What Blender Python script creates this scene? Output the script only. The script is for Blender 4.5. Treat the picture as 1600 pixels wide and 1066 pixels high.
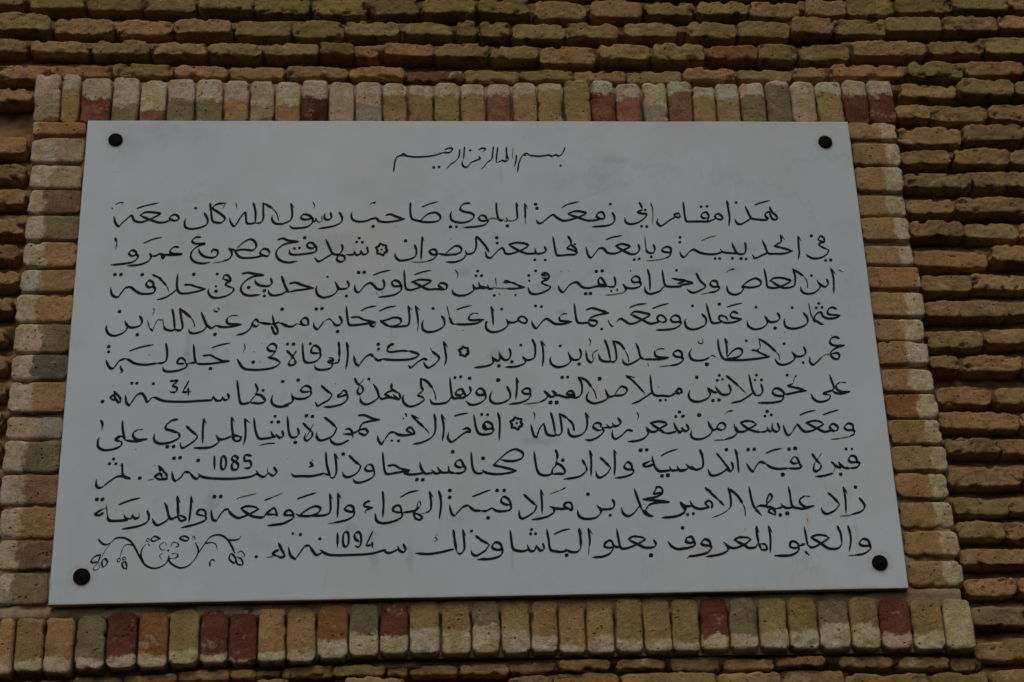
import bpy, math, random
from mathutils import Vector, Matrix, noise

for o in list(bpy.data.objects):
    bpy.data.objects.remove(o)
sc = bpy.context.scene
col = sc.collection

# ---------------------------------------------------------------- camera, sky, sun, exposure
CAMERA_AXES = [[0.997117, -0.001385, -0.075868], [-0.069197, -0.426901, -0.901647], [-0.03114, 0.904297, -0.425766]]
CAMERA_AT = (-0.1933, -3.0147, 1.6000)
LENS = 63.000

cam_data = bpy.data.cameras.new('camera')
cam = bpy.data.objects.new('camera', cam_data)
col.objects.link(cam)
m = Matrix(CAMERA_AXES).to_4x4()
m.translation = Vector(CAMERA_AT)
cam.matrix_world = m
cam_data.sensor_width = 36.0
cam_data.lens = LENS
cam_data.clip_end = 200.0
sc.camera = cam

SUN_ELEVATION, SUN_AZIMUTH = math.radians(52), math.radians(-14)     # azimuth from straight out of the wall, towards its left
world = bpy.data.worlds.new('World')
sc.world = world
world.use_nodes = True
wt = world.node_tree
sky = wt.nodes.new('ShaderNodeTexSky')
sky.sky_type = 'NISHITA'
sky.sun_disc = False
sky.sun_elevation = SUN_ELEVATION
sky.air_density = 1.0
sky.dust_density = 4.0
sky.ozone_density = 0.6
bg = wt.nodes['Background']
bg.inputs['Strength'].default_value = 0.08
wt.links.new(sky.outputs['Color'], bg.inputs['Color'])
to_sun = Vector((math.sin(SUN_AZIMUTH) * math.cos(SUN_ELEVATION), -math.cos(SUN_AZIMUTH) * math.cos(SUN_ELEVATION), math.sin(SUN_ELEVATION)))
sky.sun_rotation = math.atan2(to_sun.x, to_sun.y)
sun_data = bpy.data.lights.new('sun', 'SUN')
sun_data.energy = 1.4
sun_data.angle = math.radians(35)
sun_data.color = (1.0, 0.965, 0.92)
sun = bpy.data.objects.new('sun', sun_data)
sun.rotation_euler = to_sun.to_track_quat('Z', 'Y').to_euler()
sun.location = to_sun * 6
col.objects.link(sun)
sc.view_settings.view_transform = 'Standard'
sc.view_settings.look = 'None'
sc.view_settings.gamma = 1.0
sc.view_settings.exposure = -1.0

# ---------------------------------------------------------------- measured data (millimetres on the wall; the inscription in half millimetres)
SMEARS = [(-237, 2655, 18.1, 12.0, 0), (-198, 2639, 11.3, 16.8, 0), (-195, 2598, 11.3, 31.2, 0), (-133, 2598, 7.9, 36.0, 0), (106, 2817, 42.9, 10.8, 0), (155, 3078, 18.1, 9.6, 0), (405, 3166, 33.9, 14.4, 0), (511, 3219, 29.4, 14.4, 0), (29, 2988, 24.9, 21.6, 0), (-27, 3163, 20.3, 14.4, 0), (-536, 2983, 9.0, 72.0, 0), (581, 2664, 5.6, 26.4, 1), (49, 3373, 4.5, 26.4, 1), (494, 3172, 22.6, 7.2, 1), (-274, 3223, 67.8, 30.0, 0), (-481, 2697, 15.8, 36.0, 0), (389, 2608, 24.9, 19.2, 1), (273, 3412, 45.2, 12.0, 0)]
PLAQUE_CORNERS = [[-0.75, 2.5185], [0.75, 2.5344], [0.75, 3.5059], [-0.75, 3.49]]
BOLTS = [(-694, 3446, 13.8), (698, 3457, 14.0), (-697, 2569, 14.7), (703, 2582, 14.3)]
FRAME_BRICKS = """
T -833.9 3547.1 51 110.9 p 0.5
T -788.4 3547.2 35.7 112.1 t 0.3
T -739.7 3544.7 58.3 105.9 R 0.42
T -682.5 3546 51.9 105 g 0.6
T -629.4 3544.8 50.8 101.3 k 0.75
T -575.4 3545.8 53.5 104.1 g 0.5
T -520.3 3546.2 53.6 103.4 g 0.5
T -467.3 3544.8 49.1 99.4 t 0.5
T -416.8 3544.2 48 99.1 p 0.6
T -366.2 3544.2 49.9 99.2 a 0.5
T -313.3 3546.2 51.5 100.5 d 0.42
T -260.9 3546 50.1 100.2 p 0.5
T -207.4 3546.4 52.4 101.1 w 0.55
T -155.3 3544.8 48.1 96.7 n 0.35
T -103.8 3542.7 49.2 91.1 n 0.3
T -52.8 3545.8 49.6 96.1 o 0.3
T -1.3 3546.3 49.7 95.9 n 0.3
T 51.3 3547.2 49.2 97.9 k 0.3
T 102.8 3548.3 48.5 98.7 n 0.35
T 154.4 3550 51.5 100.8 o 0.2
T 208.3 3552.1 52.9 103.6 o 0.1
T 260.5 3552.4 48.3 102.9 R 0.3
T 311.8 3550.2 51.2 94.3 k 0.4
T 365.1 3552.5 48.9 99 w 0.6
T 415.8 3554.3 49.5 101.4 b 0.35
T 465.2 3550.4 46 92.3 o 0.3
T 514 3554.5 48.2 99.3 o 0.35
T 565.3 3556.3 51.3 100.2 g 0.35
T 617.6 3558.6 50.1 103.4 g 0.15
T 669.4 3558.7 50.5 102.4 p 0.3
T 723.2 3560 53.9 103.6 o 0.3
T 777.1 3562.7 50.7 106.1 D 0.4
T 830.3 3564.2 52.4 106.3 D 0.35
B -850.1 2448.8 31.9 99.8 t 0.3
B -818.3 2450.7 27.9 99.1 t 0.3
B -778.7 2453.5 48.1 95.6 n 0.3
B -728.5 2452.2 49.2 98.8 n 0.25
B -676.8 2457.1 51 97.9 g 0.22
B -624 2460.2 51.3 99.2 D 0.22
B -571.5 2460.1 50.7 99.4 A 0.22
B -519 2463.9 51.1 98.2 o 0.25
B -468 2465 47.6 97.8 D 0.2
B -418.9 2466.8 47.4 98.8 D 0.1
B -370.2 2465.8 47 95.2 t 0.18
B -319.8 2466.9 50.7 98.8 n 0.2
B -266.2 2470.7 53.2 96.5 A 0.33
B -212.6 2473.6 50.8 93.6 g 0.42
B -160.8 2476.6 49.5 96.9 D 0.3
B -108 2476.7 52.8 95.6 o 0.45
B -53.1 2476.3 50.5 94.8 n 0.45
B -1.6 2476 49.2 95 g 0.45
B 50.1 2476.4 51 97.1 o 0.4
B 100.6 2475.6 46.7 93.7 n 0.3
B 149 2475.5 47 95.9 t 0.2
B 198.3 2474.9 48.3 96 o 0.3
B 249.5 2475.9 47.7 97 o 0.25
B 298.8 2475.6 47.9 95.6 n 0.2
B 348.7 2476.3 48.6 94.3 o 0.25
B 399.6 2477.3 50 94.2 D 0.28
B 451.5 2477.5 50.7 95.8 g 0.25
B 503.9 2476.9 50.9 94.7 o 0.35
B 557.4 2477.6 52.7 96.3 y 0.38
B 613.1 2476.7 55.6 97 g 0.5
B 668.1 2476.9 51.1 95.7 n 0.4
B 723.1 2475.8 55.9 96.6 D 0.28
B 780.7 2472.7 56.1 91.7 o 0.3
B 836.6 2472.6 52.5 93.9 p 0.8
L -805.2 3477.8 103.1 32.6 a 0.15
L -805.2 3430 103.1 56 p 0.5
L -803 3371.7 100.3 53.7 p 0.4
L -801.4 3316.7 101.4 53 R2 0.3
L -801.2 3258.2 101.5 53.3 g 0.35
L -800.2 3201.4 101.4 54.2 t 0.4
L -800.6 3147.5 104.7 48.9 n 0.35
L -802.5 3091.9 108.5 57.8 t 0.4
L -801.1 3028.9 106.2 60.4 g 0.45
L -801.1 2970.4 106.2 51.7 G 0.4
L -799.9 2910.7 104.8 61.3 n 0.4
L -801.6 2852.9 102.9 45.3 w 0.6
L -801.2 2795.8 101.9 61.7 g 0.4
L -801 2734.2 104 58.3 R2 0.4
L -798.4 2672.9 101.8 59.6 n 0.4
L -797.9 2613.9 97.8 55.3 R2 0.4
L -798.2 2553.4 90.8 58.8 g 0.3
R 802.6 3492.9 100.7 42.6 n 0.35
R 802.1 3438.3 100.7 52.2 n 0.3
R 801.9 3381.1 99.4 58 n 0.4
R 800.2 3321.6 99.6 49 n 0.35
R 800.7 3267.9 99.3 51.5 n 0.3
R 800.5 3209.7 97.7 45.7 n 0.3
R 803.8 3161.3 104.5 47.8 a 0.1
R 804.4 3103.9 107.1 52.1 n 0.35
R 801.5 3050.6 100.6 46.7 n 0.4
R 801.6 3000.4 99.4 50.4 n 0.4
R 803.5 2943.5 101.4 47.5 a 0.45
R 804.6 2890.9 101 50 A 0.4
R 803.9 2839.6 100.3 49.4 n 0.3
R 806.3 2786.8 106.4 49.9 o 0.3
R 803.6 2733 99.3 50.4 a 0.35
R 805.1 2677.1 102.3 51.5 n 0.4
R 806.3 2622.9 103.3 48.4 n 0.35
R 807 2566.1 103.1 48.8 n 0.35
"""
WALL_COURSES = """
-976 3954 108 30 *; -884 3956 66 25 *; -786 3953 108 32 *; -670 3956 113 35 *; -559 3957 103 37 *; -447 3958 110 39 *; -334 3957 110 41 *; -218 3958 111 44 *; -105 3959 100 43 *; 6 3957 110 39 *; 120 3959 104 41 *; 235 3955 109 44 *; 352 3956 105 46 *; 465 3960 104 35 *; 576 3963 108 35 *; 687 3963 108 38 *; 794 3971 87 43 *; 889 3977 99 46 *; 1005 3982 119 44 *; 1127 3989 118 44 *; 1251 3993 122 47 *
-1022 3899 108 30 *; -930 3901 66 25 *; -832 3898 108 32 *; -716 3901 113 35 *; -605 3902 103 37 *; -493 3903 110 39 *; -380 3902 110 41 *; -264 3903 111 44 *; -151 3904 100 43 *; -40 3902 110 39 *; 74 3904 104 41 *; 189 3900 109 44 *; 306 3901 105 46 *; 419 3905 104 35 *; 530 3908 108 35 *; 641 3908 108 38 *; 748 3916 87 43 *; 843 3922 99 46 *; 959 3927 119 44 *; 1081 3934 118 44 *; 1205 3938 122 47 *
-976 3843 108 30 *; -884 3845 66 25 *; -786 3842 108 32 *; -670 3845 113 35 *; -559 3846 103 37 *; -447 3847 110 39 *; -334 3846 110 41 *; -218 3847 111 44 *; -105 3848 100 43 *; 6 3846 110 39 *; 120 3848 104 41 *; 235 3844 109 44 *; 352 3845 105 46 *; 465 3849 104 35 *; 576 3852 108 35 *; 687 3852 108 38 *; 794 3860 87 43 *; 889 3866 99 46 *; 1005 3871 119 44 *; 1127 3878 118 44 *; 1251 3882 122 47 *
-1026 3788 108 30 *; -934 3790 66 25 *; -836 3787 108 32 *; -720 3790 113 35 *; -609 3791 103 37 y; -497 3792 110 39 y; -384 3791 110 41 y; -268 3792 111 44 y; -155 3793 100 43 y; -44 3791 110 39 y; 70 3793 104 41 y; 185 3789 109 44 *; 302 3790 105 46 *; 415 3794 104 35 y; 526 3797 108 35 y; 637 3797 108 38 *; 744 3805 87 43 *; 839 3811 99 46 *; 955 3816 119 44 y; 1077 3823 118 44 y; 1201 3827 122 47 *
-1015 3735 108 42 *; -901 3736 111 41 o; -779 3730 118 40 *; -657 3732 112 38 *; -541 3732 114 35 a; -422 3731 111 39 o; -310 3734 103 45 y; -201 3734 110 35 *; -85 3737 106 32 *; -8 3737 42 39 y; 47 3737 65 38 y; 139 3731 111 41 *; 249 3733 105 39 *; 370 3740 109 36 *; 499 3743 107 39 *; 609 3747 109 40 *; 709 3754 85 43 *; 810 3754 110 38 *; 925 3762 117 38 y; 1048 3770 116 37 o; 1171 3775 123 36 *
-1031 3682 113 35 *; -929 3683 82 33 o; -820 3681 118 30 *; -703 3679 111 32 *; -586 3678 109 31 *; -475 3677 107 30 o; -363 3679 107 31 *; -272 3681 69 29 *; -211 3679 53 29 *; -126 3682 99 32 *; -20 3683 109 34 *; 87 3681 97 31 *; 197 3678 114 43 *; 312 3683 107 36 *; 425 3684 107 42 *; 538 3689 106 34 A; 630 3690 81 40 y; 731 3694 105 42 y; 865 3703 157 36 *; 1008 3707 115 33 o; 1140 3716 131 45 *
-1004 3619 105 30 *; -891 3621 104 33 *; -773 3624 110 27 a; -656 3625 116 29 *; -542 3624 104 29 *; -430 3624 109 29 *; -310 3625 121 27 *; -190 3625 112 28 *; -75 3623 113 28 D; 39 3624 108 29 *; 151 3627 109 27 *; 260 3628 104 28 *; 371 3629 113 30 *; 484 3632 104 29 *; 600 3636 114 27 *; 693 3638 66 27 *; 815 3646 155 31 *; 958 3650 114 39 *; 1083 3657 122 35 *; 1198 3660 97 34 *
-1017 3559 98 29 *; -913 3561 97 29 *
-996 3450 103 36 *; -905 3452 71 40 *
-994 3392 85 33 *; -906 3393 81 33 *
-987 3335 87 34 *; -900 3336 77 34 *
-978 3272 92 36 *; -894 3274 69 34 *
-969 3216 98 33 *; -891 3218 51 34 *
-963 3158 98 29 *; -884 3160 51 29 *
-961 3103 91 29 *; -889 3104 49 30 *
-952 3045 95 32 *; -886 3046 32 32 *
-946 2989 98 30 *; -881 2989 26 32 *
-940 2935 97 28 *; -878 2935 22 28 *
-933 2878 99 31 *; -873 2878 17 31 *
-928 2819 98 31 *; -869 2819 14 31 *
-920 2766 103 30 *
-914 2709 102 31 *
-909 2652 100 29 *
-905 2598 98 30 *
938 3602 119 35 *; 1058 3608 118 39 *; 1176 3609 112 35 *
896 3547 72 34 *; 993 3549 118 38 o; 1115 3552 119 41 *
925 3493 131 41 *; 1055 3499 121 39 *; 1180 3502 122 40 *
909 3443 101 34 *; 1025 3445 112 37 *; 1144 3443 122 36 o
927 3387 136 34 o; 1063 3391 124 35 *; 1175 3393 94 37 *
904 3328 96 33 n; 1030 3331 147 35 *; 1162 3334 112 35 *
910 3276 108 36 n; 1021 3277 108 37 *; 1135 3278 110 35 *
929 3213 149 38 *; 1069 3221 122 38 *; 1179 3223 92 37 *
910 3156 101 37 *; 1019 3162 114 35 *; 1131 3164 103 33 *
942 3100 164 36 n; 1068 3104 84 30 *; 1159 3106 90 31 *
913 3038 111 36 o; 1037 3044 128 34 n; 1149 3045 90 34 *
884 2984 58 31 *; 979 2986 113 34 *; 1096 2987 114 33 *
916 2920 106 40 *; 1032 2922 109 35 *; 1131 2923 82 35 *
937 2869 157 37 *; 1075 2867 113 37 *
916 2817 104 31 *; 1021 2817 103 33 *; 1115 2817 78 32 *
931 2756 142 38 n; 1059 2757 108 38 *
914 2698 101 35 y; 1022 2702 105 32 *; 1114 2702 74 33 *
908 2652 92 34 *; 1010 2650 110 34 a; 1105 2651 73 34 *
929 2600 139 31 n; 1059 2601 113 32 n
910 2546 97 34 *; 1020 2547 115 33 *
915 2489 104 34 g; 1017 2488 94 35 *
923 2428 116 35 *; 1033 2428 99 34 *
872 2378 17 29 *; 936 2377 103 31 *
-856 2384 93 22 *; -761 2385 89 22 *; -667 2389 88 23 *; -574 2397 89 17 *; -485 2401 86 19 *; -418 2401 43 16 *; -375 2402 42 14 *; -308 2405 86 20 *; -221 2406 88 19 *; -156 2406 34 20 *; -95 2407 84 18 *; -6 2406 83 19 *; 81 2409 85 18 *; 170 2411 89 19 *; 267 2411 85 20 *; 364 2410 91 23 *; 458 2410 88 20 *; 548 2412 87 19 *; 665 2410 96 22 *; 768 2408 93 22 *; 840 2405 43 23 *
-853 2335 89 22 *; -758 2339 98 22 *; -657 2342 98 25 *; -554 2348 104 25 *; -450 2355 99 25 *; -368 2381 55 25 o; -292 2376 90 23 *; -197 2382 94 25 *; -94 2363 105 23 *; 8 2367 88 23 *; 82 2382 58 23 *; 170 2384 114 28 *; 316 2382 166 28 *; 456 2380 110 27 *; 569 2384 111 27 *; 699 2375 146 25 y; 820 2374 93 27 y; 876 2376 11 26 *
-827 2279 130 27 *; -703 2279 113 27 *; -592 2285 106 27 *; -478 2294 117 27 *; -359 2322 107 28 *; -249 2326 108 28 *; -137 2327 109 28 *; -20 2331 120 28 *; 102 2335 113 28 *; 218 2336 113 28 *; 336 2334 117 28 *; 452 2335 109 28 *; 568 2337 112 28 *; 687 2335 119 29 *; 809 2333 119 29 *; 931 2331 120 29 *
"""
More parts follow.
